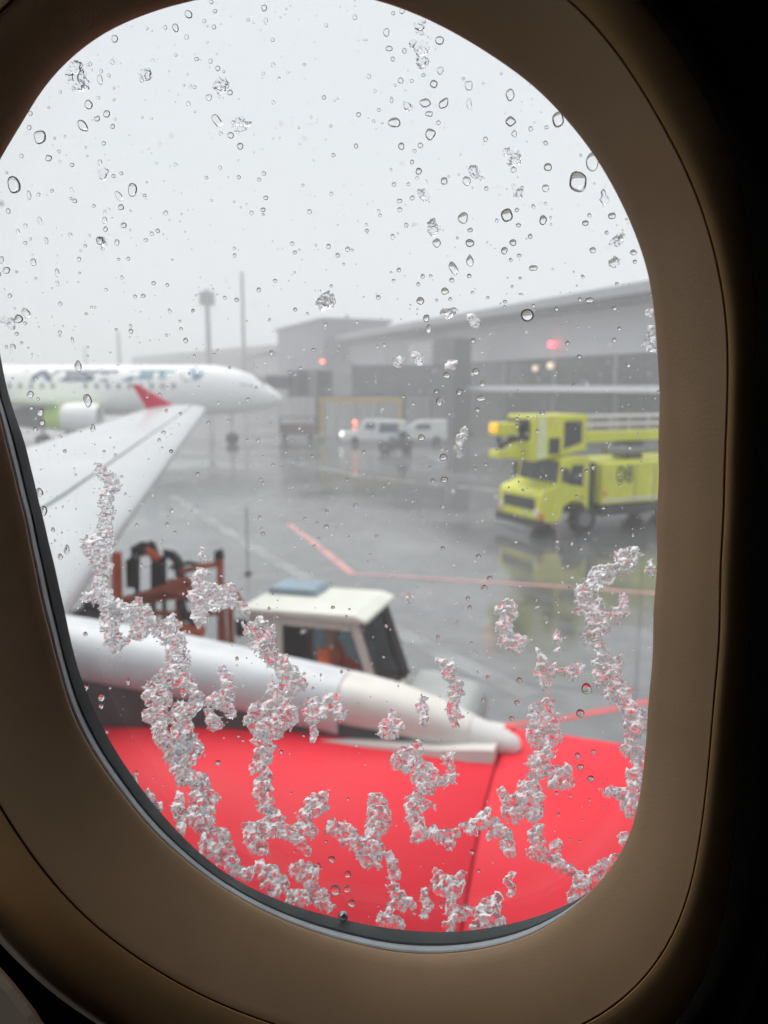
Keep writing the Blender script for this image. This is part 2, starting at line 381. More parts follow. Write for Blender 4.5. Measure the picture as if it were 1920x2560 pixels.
tm.transform(Matrix.Translation((-1.50, 1.172, 1.80)) @ Matrix.Rotation(math.pi, 4, 'Z') @ Matrix.Rotation(math.pi / 2, 4, 'X'))
tm.materials.append(M_green)
to = bpy.data.objects.new('fleet_number', tm); COL.objects.link(to); to.parent = dt
for x in (0.0, -3.9, -5.1):
    for y in (-0.98, 0.98):
        w = MB().wheel((x, y, 0.47), 0.47, 0.3).build('wheel', M_black, dt, smooth=True)
        MB().tube([(x, y + 0.02 * (1 if y > 0 else -1), 0.47), (x, y + 0.17 * (1 if y > 0 else -1), 0.47)], 0.24, 20).build('rim', M_mast, w)
MB().box(-5.8, -0.3, -0.22, 0.22, 2.80, 3.14).build('boom', M_yellow, dt, bevel=0.03)
MB().box(-2.9, -2.3, -0.4, 0.4, 2.225, 2.79).build('boom_turret', M_dark, dt)
rl = MB()
for z in (3.35, 3.62):
    rl.tube([(-5.8, 0.25, z), (-0.6, 0.25, z)], 0.045, 8); rl.tube([(-5.8, -0.25, z), (-0.6, -0.25, z)], 0.045, 8)
for i in range(7): rl.tube([(-5.6 + i * 0.8, 0.25, 3.145), (-5.6 + i * 0.8, 0.25, 3.62)], 0.03, 8)
rl.build('boom_pipes', M_skirt, dt)
MB().tube([(-5.2, 0.3, 2.52), (-1.4, 0.3, 2.52)], 0.16, 12).build('spray_hose', M_wallpan2, dt, smooth=True)
MB().prism([(-0.28, 2.62), (-0.28, 3.72), (1.72, 3.72), (1.80, 2.9), (1.72, 2.30), (0.5, 2.50)], -0.75, 0.75).build('operator_cabin', M_yellow, dt, bevel=0.05)
MB().prism([(-0.06, 2.86), (-0.06, 3.52), (0.62, 3.52), (0.62, 2.66)], 0.752, 0.765).build('cabin_window', M_glass, dt)
MB().box(0.78, 1.18, 0.752, 0.765, 2.52, 3.02).build('cabin_lower_window', M_glass, dt)
MB().box(1.28, 1.62, 0.752, 0.764, 2.40, 3.66).build('pale_panel', M_pale, dt)
MB().box(1.81, 1.83, -0.6, 0.6, 2.95, 3.6).build('cabin_windscreen', M_glass, dt)
MB().box(1.98, 2.75, -0.25, 0.30, 3.10, 3.50).build('nozzle_head', M_yellow, dt, bevel=0.05)
MB().box(1.84, 2.75, -0.2, 0.35, 2.42, 2.66).build('nozzle_arm', M_yellow, dt, bevel=0.04)
MB().tube([(1.8, 0.0, 3.0), (2.2, 0.05, 2.9), (2.5, 0.05, 2.75), (2.6, 0.1, 3.05)], 0.09, 8).tube([(1.84, 0.2, 3.4), (1.98, 0.2, 3.4)], 0.12, 8).build('nozzle_pipes', M_dark, dt)
MB().tube([(2.78, 0.1, 3.26), (2.78, 0.1, 3.44)], 0.10, 12).build('amber_beacon', E_amber, dt, smooth=True)

# ------------------------------------------------------------------ white cab service truck close to the engine
vh = math.radians(-17)
vp = at(824, 1600, 9.0)
vt = thing('service_truck', 'cream-white small cab service truck with a blue-grey roof hatch behind the engine pylon', 'truck', (vp.x, vp.y, 0), vh)
vt.scale = (0.97, 0.8, 1)
RZ = hz(1534, 8.5)
zr = RZ
# local: x forward, -y towards the window
cp = [(-0.80, 0.55), (-0.80, zr - 0.10), (0.50, zr - 0.10), (0.60, zr - 0.16), (0.92, 1.06), (0.98, 0.95), (0.98, 0.55)]
MB().prism([(-0.80, 0.45), (-0.80, 1.20), (0.86, 1.20), (0.98, 1.0), (0.98, 0.45)], -0.62, 0.62).build('cab', M_cab, vt, bevel=0.03)
MB().prism([(0.99, 0.5), (0.99, 1.25), (1.2, 1.26), (1.75, 1.17), (1.86, 1.05), (1.86, 0.5)], -0.58, 0.58).build('hood', M_hood, vt, bevel=0.05)
pl = MB()
def post(x0, x1, z0, z1, y, w):
    pl.add([(x0, y, z0), (x0 + w, y, z0), (x1 + w, y, z1), (x1, y, z1), (x0, y + 0.06, z0), (x0 + w, y + 0.06, z0), (x1 + w, y + 0.06, z1), (x1, y + 0.06, z1)],
           [(0, 1, 2, 3), (7, 6, 5, 4), (0, 4, 5, 1), (1, 5, 6, 2), (2, 6, 7, 3), (3, 7, 4, 0)])
for y in (-0.62, 0.56):
    post(-0.80, -0.80, 1.19, zr - 0.07, y, 0.40)
    post(0.72, 0.43, 1.19, zr - 0.07, y, 0.11)
    pl.box(-0.41, 0.44, y, y + 0.06, zr - 0.17, zr - 0.07)
pl.box(-0.80, -0.74, -0.56, 0.56, 1.19, zr - 0.07)
pl.build('cab_frame', M_cab, vt)
MB().prism([(-0.92, zr - 0.06), (-0.90, zr + 0.01), (0.50, zr + 0.03), (0.66, zr - 0.02), (0.66, zr - 0.07)], -0.70, 0.70).build('roof', M_cab, vt, bevel=0.025)
MB().prism([(-0.86, zr + 0.03), (-0.80, zr + 0.10), (-0.25, zr + 0.10), (-0.19, zr + 0.03)], 0.10, 0.66).build('roof_hatch', M_solar, vt, bevel=0.01)
def pane_mesh(pts, name, m): return MB().add(pts, [(0, 1, 2, 3)]).build(name, m, vt)
def clear_glass(name, tint, refl):
    m = bpy.data.materials.new(name); m.use_nodes = True; n = m.node_tree.nodes; l = m.node_tree.links; n.clear()
    t = n.new('ShaderNodeBsdfTransparent'); t.inputs[0].default_value = (*tint, 1)
    gl = n.new('ShaderNodeBsdfGlossy'); gl.inputs['Roughness'].default_value = 0.02
    fr = n.new('ShaderNodeFresnel'); fr.inputs[0].default_value = 1.45
    mu = n.new('ShaderNodeMath'); mu.operation = 'MULTIPLY'; mu.inputs[1].default_value = refl
    ms = n.new('ShaderNodeMixShader'); o = n.new('ShaderNodeOutputMaterial')
    l.new(fr.outputs[0], mu.inputs[0]); l.new(mu.outputs[0], ms.inputs[0]); l.new(t.outputs[0], ms.inputs[1]); l.new(gl.outputs[0], ms.inputs[2]); l.new(ms.outputs[0], o.inputs[0])
    return m
M_cabglass = clear_glass('cab_window_glass', (0.85, 0.9, 0.9), 1.0)
M_scrglass = clear_glass('windscreen_tint', (0.16, 0.22, 0.24), 1.0)
pane_mesh([(-0.40, -0.59, 1.20), (0.72, -0.59, 1.20), (0.44, -0.59, zr - 0.17), (-0.40, -0.59, zr - 0.17)], 'side_window', M_cabglass)
pane_mesh([(-0.40, 0.59, 1.20), (0.72, 0.59, 1.20), (0.44, 0.59, zr - 0.17), (-0.40, 0.59, zr - 0.17)], 'side_window', M_scrglass)
pane_mesh([(0.885, -0.56, 1.10), (0.885, 0.56, 1.10), (0.555, 0.56, zr - 0.09), (0.555, -0.56, zr - 0.09)], 'windscreen', M_scrglass)
ws = MB()
ws.add([(0.90, -0.62, 1.10), (0.90, -0.50, 1.10), (0.57, -0.50, zr - 0.08), (0.57, -0.62, zr - 0.08)], [(0, 1, 2, 3)])
ws.build('windscreen_seal', M_black, vt); ws = MB()
ws.add([(0.90, 0.30, 1.10), (0.90, 0.62, 1.10), (0.57, 0.62, zr - 0.08), (0.57, 0.30, zr - 0.08)], [(0, 1, 2, 3)])
ws.build('windscreen_seal', M_black, vt)
MB().box(-0.72, -0.45, -0.5, 0.5, 0.9, 1.66).box(-0.45, 0.0, -0.5, 0.5, 0.85, 0.95).build('seat', M_black, vt, bevel=0.03)
MB().box(-0.73, 0.84, -0.55, 0.55, 1.205, 1.21).build('cab_lining', M_black, vt)
MB().box(-0.735, -0.73, -0.55, 0.55, 1.21, zr - 0.09).build('rear_lining', M_black, vt)
MB().box(-3.4, 1.8, -0.55, 0.55, 0.34, 0.62).build('chassis', M_dark, vt)
for x in (1.15, -2.7):
    for y in (-0.55, 0.55):
        w = MB().wheel((x, y, 0.32), 0.32, 0.2).build('wheel', M_black, vt, smooth=True)
        MB().tube([(x, y, 0.32), (x, y + 0.115 * (1 if y > 0 else -1), 0.32)], 0.15, 16).build('rim', M_mast, w)
MB().tube([(-0.86, -0.75, zr - 0.30), (-0.86, -0.75, zr - 0.12)], 0.07, 10).tube([(-0.84, -0.6, zr - 0.2), (-0.86, -0.75, zr - 0.2)], 0.02, 8).build('mirror', M_black, vt)

# the driver, seated, seen through the side window
def skin_mesh(name, verts, edges, radii, m, parent, loc=(0, 0, 0), sub=2):
    me = bpy.data.meshes.new(name); me.from_pydata(verts, edges, []); me.update()
    o = bpy.data.objects.new(name, me); COL.objects.link(o); o.location = loc
    if parent: o.parent = parent
    sk = o.modifiers.new('skin', 'SKIN'); sv = me.skin_vertices[0].data
    for i, r in enumerate(radii): sv[i].radius = (r, r) if not isinstance(r, tuple) else r
    sv[0].use_root = True; sk.use_smooth_shade = True
    ss = o.modifiers.new('subdiv', 'SUBSURF'); ss.levels = 1; ss.render_levels = sub
    me.materials.append(m); return o
pb = [(0, 0, 0), (0, 0, .22), (.02, 0, .42), (.03, 0, .52), (.06, 0, .62), (.05, 0, .74), (.02, .17, .44), (.10, .24, .22), (.34, .17, .16), (.42, .15, .17),
      (.02, -.17, .44), (.10, -.24, .22), (.34, -.17, .16), (.42, -.15, .17), (.05, .09, -.02), (.42, .12, .0), (.46, .12, -.42), (.56, .12, -.46), (.05, -.09, -.02), (.42, -.12, .0), (.46, -.12, -.42), (.56, -.12, -.46)]
pe = [(0, 1), (1, 2), (2, 3), (3, 4), (4, 5), (2, 6), (6, 7), (7, 8), (8, 9), (2, 10), (10, 11), (11, 12), (12, 13), (0, 14), (14, 15), (15, 16), (16, 17), (0, 18), (18, 19), (19, 20), (20, 21)]
pr = [.13, .13, .14, .055, .085, .075, .06, .05, .04, .03, .06, .05, .04, .03, .09, .07, .05, .045, .09, .07, .05, .045]
pz = 0.96
ploc = Matrix.Rotation(vh, 4, 'Z') @ Vector((0.06, -0.22, 0)) + Vector((vp.x, vp.y, pz + 0.24))
per = skin_mesh('person', pb, pe, pr, M_skin, None, ploc)
per.rotation_euler = (0, 0, vh)
tag(per, 'driver in an orange jacket and dark cap seated inside the white truck cab', 'person')
skin_mesh('jacket', [pb[i] for i in (0, 1, 2, 6, 7, 8, 10, 11, 12)], [(0, 1), (1, 2), (2, 3), (3, 4), (4, 5), (2, 6), (6, 7), (7, 8)], [.155, .155, .16, .08, .068, .058, .08, .068, .058], M_jacket, per)
skin_mesh('trousers', [pb[i] for i in (0, 14, 15, 16, 18, 19, 20)], [(0, 1), (1, 2), (2, 3), (0, 4), (4, 5), (5, 6)], [.14, .1, .083, .065, .1, .083, .065], M_trous, per)
hd = MB().ball((.035, 0, .735), 0.098, 10, 1.0); hd.build('cap', M_hair, per, smooth=True)
for ey_ in (.03, -.03): MB().ball((.135, ey_, .68), .012, 6).build('eye', M_black, per)
MB().ball((.148, 0, .655), .018, 6).build('nose', M_skin, per)
MB().box(.118, .132, -.022, .022, .612, .620).build('mouth', M_bag, per)

# ------------------------------------------------------------------ orange steel rack with hoses, behind the pylon
RY = 10.3
rk0 = at(410, 1500, RY)
rk = thing('hose_rack', 'rusty orange steel rack draped with black hoses behind the engine pylon', 'hose rack', (rk0.x, rk0.y, 0), math.radians(-8))
def rp(u, v, dy=0.0):
    p = at(u, v, RY + dy); return Vector((p.x - rk0.x, dy, p.z))
def bar(pts, r, dy=0.0): return MB().tube([rp(u, v, dy) for u, v in pts], r, 8)
def rpart(name, m, *bars):
    b = MB()
    for pts, r, dy in bars: b.tube([rp(u, v, dy) for u, v in pts], r, 8)
    return b.build(name, m, rk, smooth=True)
zb = (0.0,)
rpart('post', M_orangeb, ([(284, 1385), (290, 1760)], 0.075, 0))
rpart('post', M_orange, ([(556, 1392), (560, 1760)], 0.05, 0))
rpart('post', M_orange, ([(452, 1440), (445, 1760)], 0.07, 0.05))
rpart('post', M_orange, ([(566, 1470), (575, 1600)], 0.035, -0.25), ([(582, 1468), (590, 1600)], 0.03, -0.25))
rpart('post', M_dark, ([(325, 1400), (325, 1760)], 0.04, 0.5))
rpart('post', M_dark, ([(367, 1395), (370, 1760)], 0.04, 0.5))
rpart('post', M_dark, ([(396, 1395), (398, 1760)], 0.035, 0.5))
rpart('top_rail', M_orange, ([(455, 1428), (505, 1414), (556, 1404)], 0.04, 0))
rpart('middle_rail', M_orange, ([(300, 1508), (350, 1494), (420, 1470), (480, 1450)], 0.065, 0), ([(290, 1520), (420, 1492), (560, 1475)], 0.045, 0.1))
rpart('lower_rail', M_orange, ([(300, 1530), (450, 1535), (560, 1525)], 0.04, 0.1))
rpart('brace', M_orange, ([(530, 1490), (575, 1462), (600, 1478), (622, 1520)], 0.045, -0.1))
rpart('side_frame', M_orange, ([(590, 1500), (592, 1605)], 0.04, -0.25), ([(566, 1600), (592, 1604)], 0.045, -0.25))
rpart('pump_housing', M_orangeb, ([(455, 1570), (515, 1575)], 0.085, -0.1))
rpart('control_box', M_orangeb, ([(526, 1486), (552, 1488)], 0.06, -0.15))
rpart('cross_plate', M_orange, ([(420, 1470), (475, 1480)], 0.14, 0.06))
rpart('hose', M_hose, ([(322, 1470), (320, 1405), (330, 1380), (352, 1368), (375, 1372), (386, 1395), (392, 1465)], 0.075, 0.1))
rpart('hose', M_hose, ([(336, 1470), (338, 1402), (352, 1384), (366, 1380)], 0.05, -0.05))
rpart('hose', M_hose, ([(402, 1470), (400, 1400), (412, 1384), (430, 1388), (442, 1400), (458, 1470)], 0.07, 0.1))
rpart('hose', M_hose, ([(372, 1368), (378, 1358)], 0.06, 0.1))
rpart('hose', M_hose, ([(548, 1400), (548, 1374), (556, 1370), (561, 1392)], 0.04, 0))
rpart('hose', M_hose, ([(420, 1420), (470, 1405), (500, 1410)], 0.03, 0.2))
rpart('hose', M_hose, ([(455, 1500), (470, 1540), (500, 1552)], 0.06, -0.1))
rpart('orange_clamp', M_orangeb, ([(362, 1376), (380, 1385), (398, 1398)], 0.055, -0.02))
rpart('dark_tank', M_tug, ([(200, 1510), (245, 1520)], 0.13, 0.2))
MB().box(-1.25, 1.15, -0.55, 0.75, 0.45, 0.62).build('base_deck', M_dark, rk)
for x in (-0.9, 0.8):
    for y in (-0.5, 0.6): MB().wheel((x, y, 0.28), 0.28, 0.16).build('wheel', M_black, rk, smooth=True)
MB().box(-1.3, -1.2, -0.4, 0.6, 0.5, hz(1535, RY)).build('side_panel', M_tug, rk)

# thin pole standing on the apron
pg = gnd(620, 1436)
po = thing('marker_pole', 'thin dark pole standing on the wet apron behind the white truck', 'pole', (pg.x, pg.y, 0))
MB().tube([(0, 0, 0.05), (0, 0, hz(1268, pg.y))], 0.017, 10).build('shaft', M_mast, po)
MB().tube([(0, 0, 0), (0, 0, 0.06)], 0.09, 16).build('base', M_dark, po)

# ------------------------------------------------------------------ far airliner on its stand
WY = 64.0
wx = at(820, 960, WY).x
WZ = 4.28; WR = 1.98
fa0 = at(709, 985, WY)
fa = thing('parked_airliner', 'white parked airliner with navy and teal lettering, nose towards the terminal', 'airliner', (fa0.x, WY, 0), math.radians(-2))
def fus(x):                       # x = distance back from the nose
    if x < 6.5:
        q = x / 6.5
        zt = -0.75 + (WR + 0.75) * (1 - (1 - min(1, q * 1.02)) ** 2.0) ** 0.72
        if x < 2.6: zt = -0.75 + (zt + 0.75) * (0.80 + 0.20 * x / 2.6)
        zbm = -0.75 - (WR - 0.75) * (1 - (1 - q) ** 2.2) ** 0.62
        w = WR * (1 - (1 - q) ** 2.1) ** 0.60
        return zt, zbm, max(w, 0.03)
    if x < 26: return WR, -WR, WR
    q = (x - 26) / 11.0
    return WR - 0.1 * q, -WR + 2.9 * q ** 1.3, WR * (1 - 0.85 * q ** 1.4)
rings = []
for x in list(np.linspace(0.0, 0.6, 5)) + list(np.linspace(0.9, 6.5, 14)) + list(np.linspace(8, 26, 10)) + list(np.linspace(28, 37, 7)):
    zt, zb_, w = fus(x); R = []
    for k in range(40):
        a = 2 * math.pi * k / 40
        R.append(Vector((-x, math.cos(a) * w, WZ + (zt + zb_) / 2 + math.sin(a) * (zt - zb_) / 2)))
    rings.append(R)
MB().loft(rings).build('fuselage', M_white2, fa, smooth=True)
def hull(x, z):                   # y of the skin on the window side
    zt, zb_, w = fus(-x); c = (zt + zb_) / 2; h = (zt - zb_) / 2
    q = max(-0.999, min(0.999, (z - WZ - c) / h)); return -w * math.sqrt(1 - q * q)
def decal(name, me, m, cx, cz, off=0.03):
    for v in me.vertices:
        x, z = cx + v.co.x, cz + v.co.y; v.co = (x, hull(x, z) - off, z)
    me.materials.clear(); me.materials.append(m); me.update()
    o = bpy.data.objects.new(name, me); COL.objects.link(o); o.parent = fa; return o
def lx(u): return at(u, 940, WY - 2).x - fa0.x
zl = hz(939, WY - 1.2)
def fit_text(word, u0, u1, h):
    me = text_mesh(word, 1.0, 1.0, 0.06); xs = [v.co.x for v in me.vertices]; ys = [v.co.y for v in me.vertices]
    w = lx(u1) - lx(u0)
    for v in me.vertices:
        v.co.x = (v.co.x - (min(xs) + max(xs)) / 2) / (max(xs) - min(xs)) * w; v.co.y = (v.co.y - (min(ys) + max(ys)) / 2) / (max(ys) - min(ys)) * h
    return me
decal('lettering', fit_text('WEST', 36, 286, 0.92), M_navy, (lx(36) + lx(286)) / 2, zl)
decal('lettering', fit_text('JET', 300, 432, 0.92), M_teal, (lx(300) + lx(432)) / 2, zl)
def grid_decal(pts, name, m):
    me = bpy.data.meshes.new(name); n = len(pts); me.from_pydata([(x, y, 0) for x, y in pts], [], [tuple(range(n))]); return me
decal('emblem', grid_decal([(-0.9, 0.1), (-0.35, 0.5), (0.0, 0.15), (-0.1, -0.45), (-0.6, -0.4)], 'emblem', M_navy), M_navy, lx(476), zl)
decal('emblem', grid_decal([(-0.3, 0.55), (0.5, 0.62), (0.95, 0.25), (0.6, 0.0), (0.05, 0.1)], 'emblem', M_blue), M_blue, lx(476), zl, 0.05)
decal('emblem', grid_decal([(0.05, 0.02), (0.9, 0.2), (0.75, -0.15), (0.2, -0.4)], 'emblem', M_teal), M_teal, lx(476), zl, 0.07)
zw = hz(965, WY - 2)
for i in range(30):
    x = -8.2 - i * 0.86
    if i in (9, 10, 17): continue
    q = MB(); c = [(x + 0.17 * math.cos(2 * math.pi * k / 12), zw + 0.24 * math.sin(2 * math.pi * k / 12)) for k in range(12)]
    q.add([(px, hull(px, pz_) - 0.03, pz_) for px, pz_ in c], [tuple(range(12))]); q.build('cabin_window', M_wallpan2, fa)
def cw(pts, name='cockpit_window', m=M_glass):
    MB().add([(x, hull(x, z_) - 0.03, z_) for x, z_ in pts], [tuple(range(len(pts)))]).build(name, m, fa)
cz = hz(954, WY)
cw([(-1.35, cz - 0.45), (-1.5, cz + 0.15), (-2.2, cz + 0.40), (-2.25, cz - 0.35)]); cw([(-2.32, cz - 0.35), (-2.28, cz + 0.42), (-3.0, cz + 0.42), (-3.15, cz - 0.2)])
# wings, engine, gear, fin
def slab(name, m, pts, t):
    b = MB(); n = len(pts)
    b.add([(x, y, z_ + t) for x, y, z_ in pts] + [(x, y, z_ - t) for x, y, z_ in pts],
          [tuple(range(n)), tuple(range(2 * n - 1, n - 1, -1))] + [(i, n + i, n + (i + 1) % n, (i + 1) % n) for i in range(n)])
    return b.build(name, m, fa, bevel=0.04)
ez = hz(1044, 59.5); ex1 = at(255, 1040, 59.5).x - fa0.x; ex0 = at(122, 1040, 59.5).x - fa0.x
slab('wing', M_pgreen, [(-13.5, -1.6, WZ - 1.2), (-19.5, -12, WZ - 0.5), (-21.5, -12, WZ - 0.5), (-20.5, -1.6, WZ - 1.2)], 0.16)
slab('wing', M_white, [(-13.5, 1.6, WZ - 1.2), (-22.5, 17, WZ - 0.2), (-24, 17, WZ - 0.2), (-20.5, 1.6, WZ - 1.2)], 0.16)
ey = -4.8
def er(st): return [[Vector((x, ey + math.cos(2 * math.pi * k / 32) * r, ez + math.sin(2 * math.pi * k / 32) * r)) for k in range(32)] for x, r in st]
gx = ex0 + (ex1 - ex0) * 0.32
en = MB().loft(er([(gx, 1.03), ((gx + ex1) / 2, 1.10), (ex1 - 0.5, 1.05), (ex1, 0.92), (ex1 - 0.1, 0.8), (ex1 - 0.8, 0.78)]), cap=False).build('engine', M_white2, fa, smooth=True)
MB().loft(er([(ex0, 0.86), (gx - 0.01, 1.025)]), cap=False).build('lime_band', M_lime, en, smooth=True)
MB().loft(er([(ex0 - 2.9, 0.55), (ex0 - 1.6, 0.82), (ex0 - 0.01, 0.855)])).build('exhaust', M_dark, en, smooth=True)
MB().loft(er([(ex1 - 0.8, 0.79), (ex1 - 0.79, 0.1)])).build('fan', M_dark, en, smooth=True)
MB().box(ex0 - 1, ex1 - 1.0, ey - 0.15, ey + 0.15, ez + 0.95, WZ - 1.1).build('pylon', M_white, fa)
slab('tail_fin', M_blue, [(-31, -0.15, WZ + 1.9), (-35, -0.15, WZ + 8), (-37.5, -0.15, WZ + 8), (-36.5, -0.15, WZ + 1.6)], 0.01)
def gear(x, y, tw):
    gm = MB().tube([(x, y, 0.4), (x, y, WZ - 1.6)], 0.13, 10).build('landing_gear', M_canopy, fa)
    for dy in (-tw, tw): MB().wheel((x, y + dy, 0.45), 0.45, 0.25).build('wheel', M_black, gm, smooth=True)
gear(-4.2, 0, 0.3); gear(-18.4, -2.6, 0.4); gear(-18.4, 2.6, 0.4)

# ------------------------------------------------------------------ terminal, jet bridge, masts
TA = math.radians(22.6)
t0 = at(1622, 965, 57.0)
ax = Vector((-math.sin(TA), math.cos(TA), 0)); an = Vector((math.cos(TA), math.sin(TA), 0))   # along the facade (away), and behind it
ter = thing('terminal_building', 'long grey terminal with a pale metal roof edge above a dark glazed band', 'building', (t0.x, t0.y, 0), math.atan2(ax.y, ax.x))
# local x runs away along the facade, +y is towards the apron (left), -y behind
RH = 12.0
MB().box(-30, 175, -40, 0, 0, 4.35).build('lower_wall', M_bglass, ter)
MB().box(-30, 175, -40, -0.6, 4.36, 6.95).build('glazed_band', M_bglass, ter)
MB().box(-30, 175, -40, -0.2, 6.96, 10.4).build('upper_wall', M_wallpan, ter)
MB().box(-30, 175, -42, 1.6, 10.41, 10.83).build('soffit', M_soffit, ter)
MB().box(-30, 175, -42, 1.9, 10.84, 11.55).build('roof', M_roof, ter)
MB().box(-30, 40, -0.1, 3.0, 4.18, 4.62).build('canopy', M_canopy, ter)
for i in range(20): MB().box(-28 + i * 8, -27.6 + i * 8, -0.58, -0.4, 4.37, 6.94).build('mullion', M_wallpan2, ter)
for i in range(20): MB().box(-29 + i * 8, -28.4 + i * 8, 0.02, 0.2, 0.2, 4.0).build('door_frame', M_wallpan2, ter)
def fac(u):                         # local x on the facade seen in image column u
    r = ray(u, 965); A = np.array([[r.x, -ax.x], [r.y, -ax.y]]); k, sx = np.linalg.solve(A, np.array([t0.x, t0.y])); return sx
bd = (t0 + ax * fac(861)).y
b0_, b1_ = fac(866), fac(745)
blk = MB().box(b0_, b1_, -6.5, 3.4, 6.9, hz(806, bd)).build('rooftop_block', M_block, ter)
MB().box(b0_ - 0.4, b1_ + 0.4, -6.9, 3.8, hz(806, bd) + 0.005, hz(797, bd)).build('parapet', M_block, blk)
MB().tube([(b0_ + 1, -0.5, hz(797, bd)), (b0_ + 1, -0.5, hz(786, bd))], 0.2, 8).build('antenna', M_mast, blk)
MB().box(fac(1110), fac(985), 0.0, 1.2, 4.7, 9.6).build('recessed_bay', M_wallpan2, ter)
MB().box(fac(1108), fac(1050), 1.21, 1.4, 4.9, 9.3).build('bay_panel', M_bridge2, ter)
def lamp(u, v, d, m, r, name, label, cat, off=0.0):
    p = at(u, v, d); o = thing(name, label, cat, p)
    MB().ball((0, 0, 0), r, 8).build('lens', m, o, smooth=True)
    MB().box(-0.12, 0.12, r * 0.8, r + 0.5, -0.15, 0.15).build('bracket', M_dark, o); return o
def fd(u, off): # distance y of a point off metres in front of the facade
    p = t0 + ax * fac(u) - an * off; return p.y
lamp(1379, 861, fd(1379, 0.6), E_red, 0.28, 'signal_lamp', 'bright red signal lamp high on the terminal wall', 'lamp')
lamp(1376, 914, fd(1376, 0.5), E_warm, 0.3, 'wall_lamp', 'dim warm wall lamp below the red signal lamp', 'lamp')
lamp(1338, 921, fd(1338, 0.5), E_warm, 0.26, 'wall_lamp', 'dim warm wall lamp left of the red signal lamp', 'lamp')
lamp(806, 904, 86, E_orange, 0.2, 'signal_lamp', 'small orange lamp on the dark jet bridge beneath the rooftop block', 'lamp')
pp = at(1143, 965, 76)
pil = thing('bridge_pillar', 'broad dark pillar rising to the terminal roof behind the parked vans', 'pillar', (pp.x, pp.y, 0), math.atan2(ax.y, ax.x))
MB().box(-1.0, 1.0, -0.9, 0.9, 0, hz(845, 76)).build('shaft', M_pillar, pil)
MB().box(-1.25, 1.25, -1.15, 1.15, 0.0, 0.5).build('base', M_dark, pil)

def bx_img(mb, u0, u1, v0, v1, y0, y1, org):
    a = at(u0, v1, y0); b = at(u1, v0, y0); return mb.box(a.x - org.x, b.x - org.x, y0 - org.y, y1 - org.y, a.z - org.z, b.z - org.z)
jb0 = Vector((at(900, 965, 72).x, 72, 0))
jb = thing('jet_bridge', 'dark covered jet bridge reaching from the terminal pillar to the parked airliner', 'jet bridge', jb0)
bx_img(MB(), 880, 1118, 912, 976, 72, 75, jb0).build('tunnel', M_bridge, jb)
bx_img(MB(), 832, 879, 905, 990, 71.6, 75, jb0).build('light_section', M_bridge2, jb)
bx_img(MB(), 792, 831, 928, 972, 71.8, 75, jb0).build('dark_section', M_pillar, jb)
bx_img(MB(), 720, 791, 925, 990, 71, 75, jb0).build('bridge_head', M_wallpan2, jb)
bx_img(MB(), 664, 722, 940, 972, 68, 74, jb0).build('bellows', M_pillar, jb)
bx_img(MB(), 745, 770, 925, 988, 70.7, 70.98, jb0).build('door', M_pillar, jb)
for u in (800, 1005): bx_img(MB(), u - 10, u + 10, 970, 1087, 73, 73.8, jb0).build('support_leg', M_dark, jb)
bx_img(MB(), 720, 1118, 978, 992, 72.2, 74, jb0).build('underbeam', M_soffit, jb)
gy0 = Vector((at(900, 965, 68).x, 68, 0))
ga = thing('gantry_frame', 'ochre yellow goalpost frame under the jet bridge behind the vans', 'gantry', gy0)
for u in (804, 1000): bx_img(MB(), u - 5, u + 5, 1006, 1094, 68, 68.4, gy0).build('post', M_ochre, ga)
bx_img(MB(), 796, 1008, 994, 1005, 68, 68.4, gy0).build('crossbeam', M_ochre, ga)
# far low concourse
c0, c1 = at(330, 897, 225), at(760, 863, 150)
con = thing('concourse_building', 'low faint grey concourse far behind the parked airliner', 'building')
d = (c1 - c0); d.z = 0; nn = Vector((-d.y, d.x, 0)).normalized() * 25
cm = MB(); base = [Vector((c0.x, c0.y, 0)), Vector((c1.x, c1.y, 0)), Vector((c1.x, c1.y, 0)) + nn, Vector((c0.x, c0.y, 0)) + nn]
zt = (hz(897, 225) + hz(863, 150)) / 2
cm.add(base + [p + Vector((0, 0, zt)) for p in base], [(0, 1, 2, 3), (7, 6, 5, 4), (0, 4, 5, 1), (1, 5, 6, 2), (2, 6, 7, 3), (3, 7, 4, 0)])
cm.build('wall', M_wallpan2, con)
up = [p + Vector((0, 0, zt + 0.01)) for p in base]
MB().add(up + [p + Vector((0, 0, 0.6)) for p in up], [(0, 1, 2, 3), (7, 6, 5, 4), (0, 4, 5, 1), (1, 5, 6, 2), (2, 6, 7, 3), (3, 7, 4, 0)]).build('roof', M_roof, con)
cmw = MB()
dn = d.normalized()
for i in range(9):
    p = base[0] + dn * (6 + i * 9.0) - nn.normalized() * 0.02
    q = p + dn * 6
    cmw.add([p + Vector((0, 0, 4)), q + Vector((0, 0, 4)), q + Vector((0, 0, 7)), p + Vector((0, 0, 7))], [(0, 1, 2, 3)])
cmw.build('window_band', M_bglass, con)
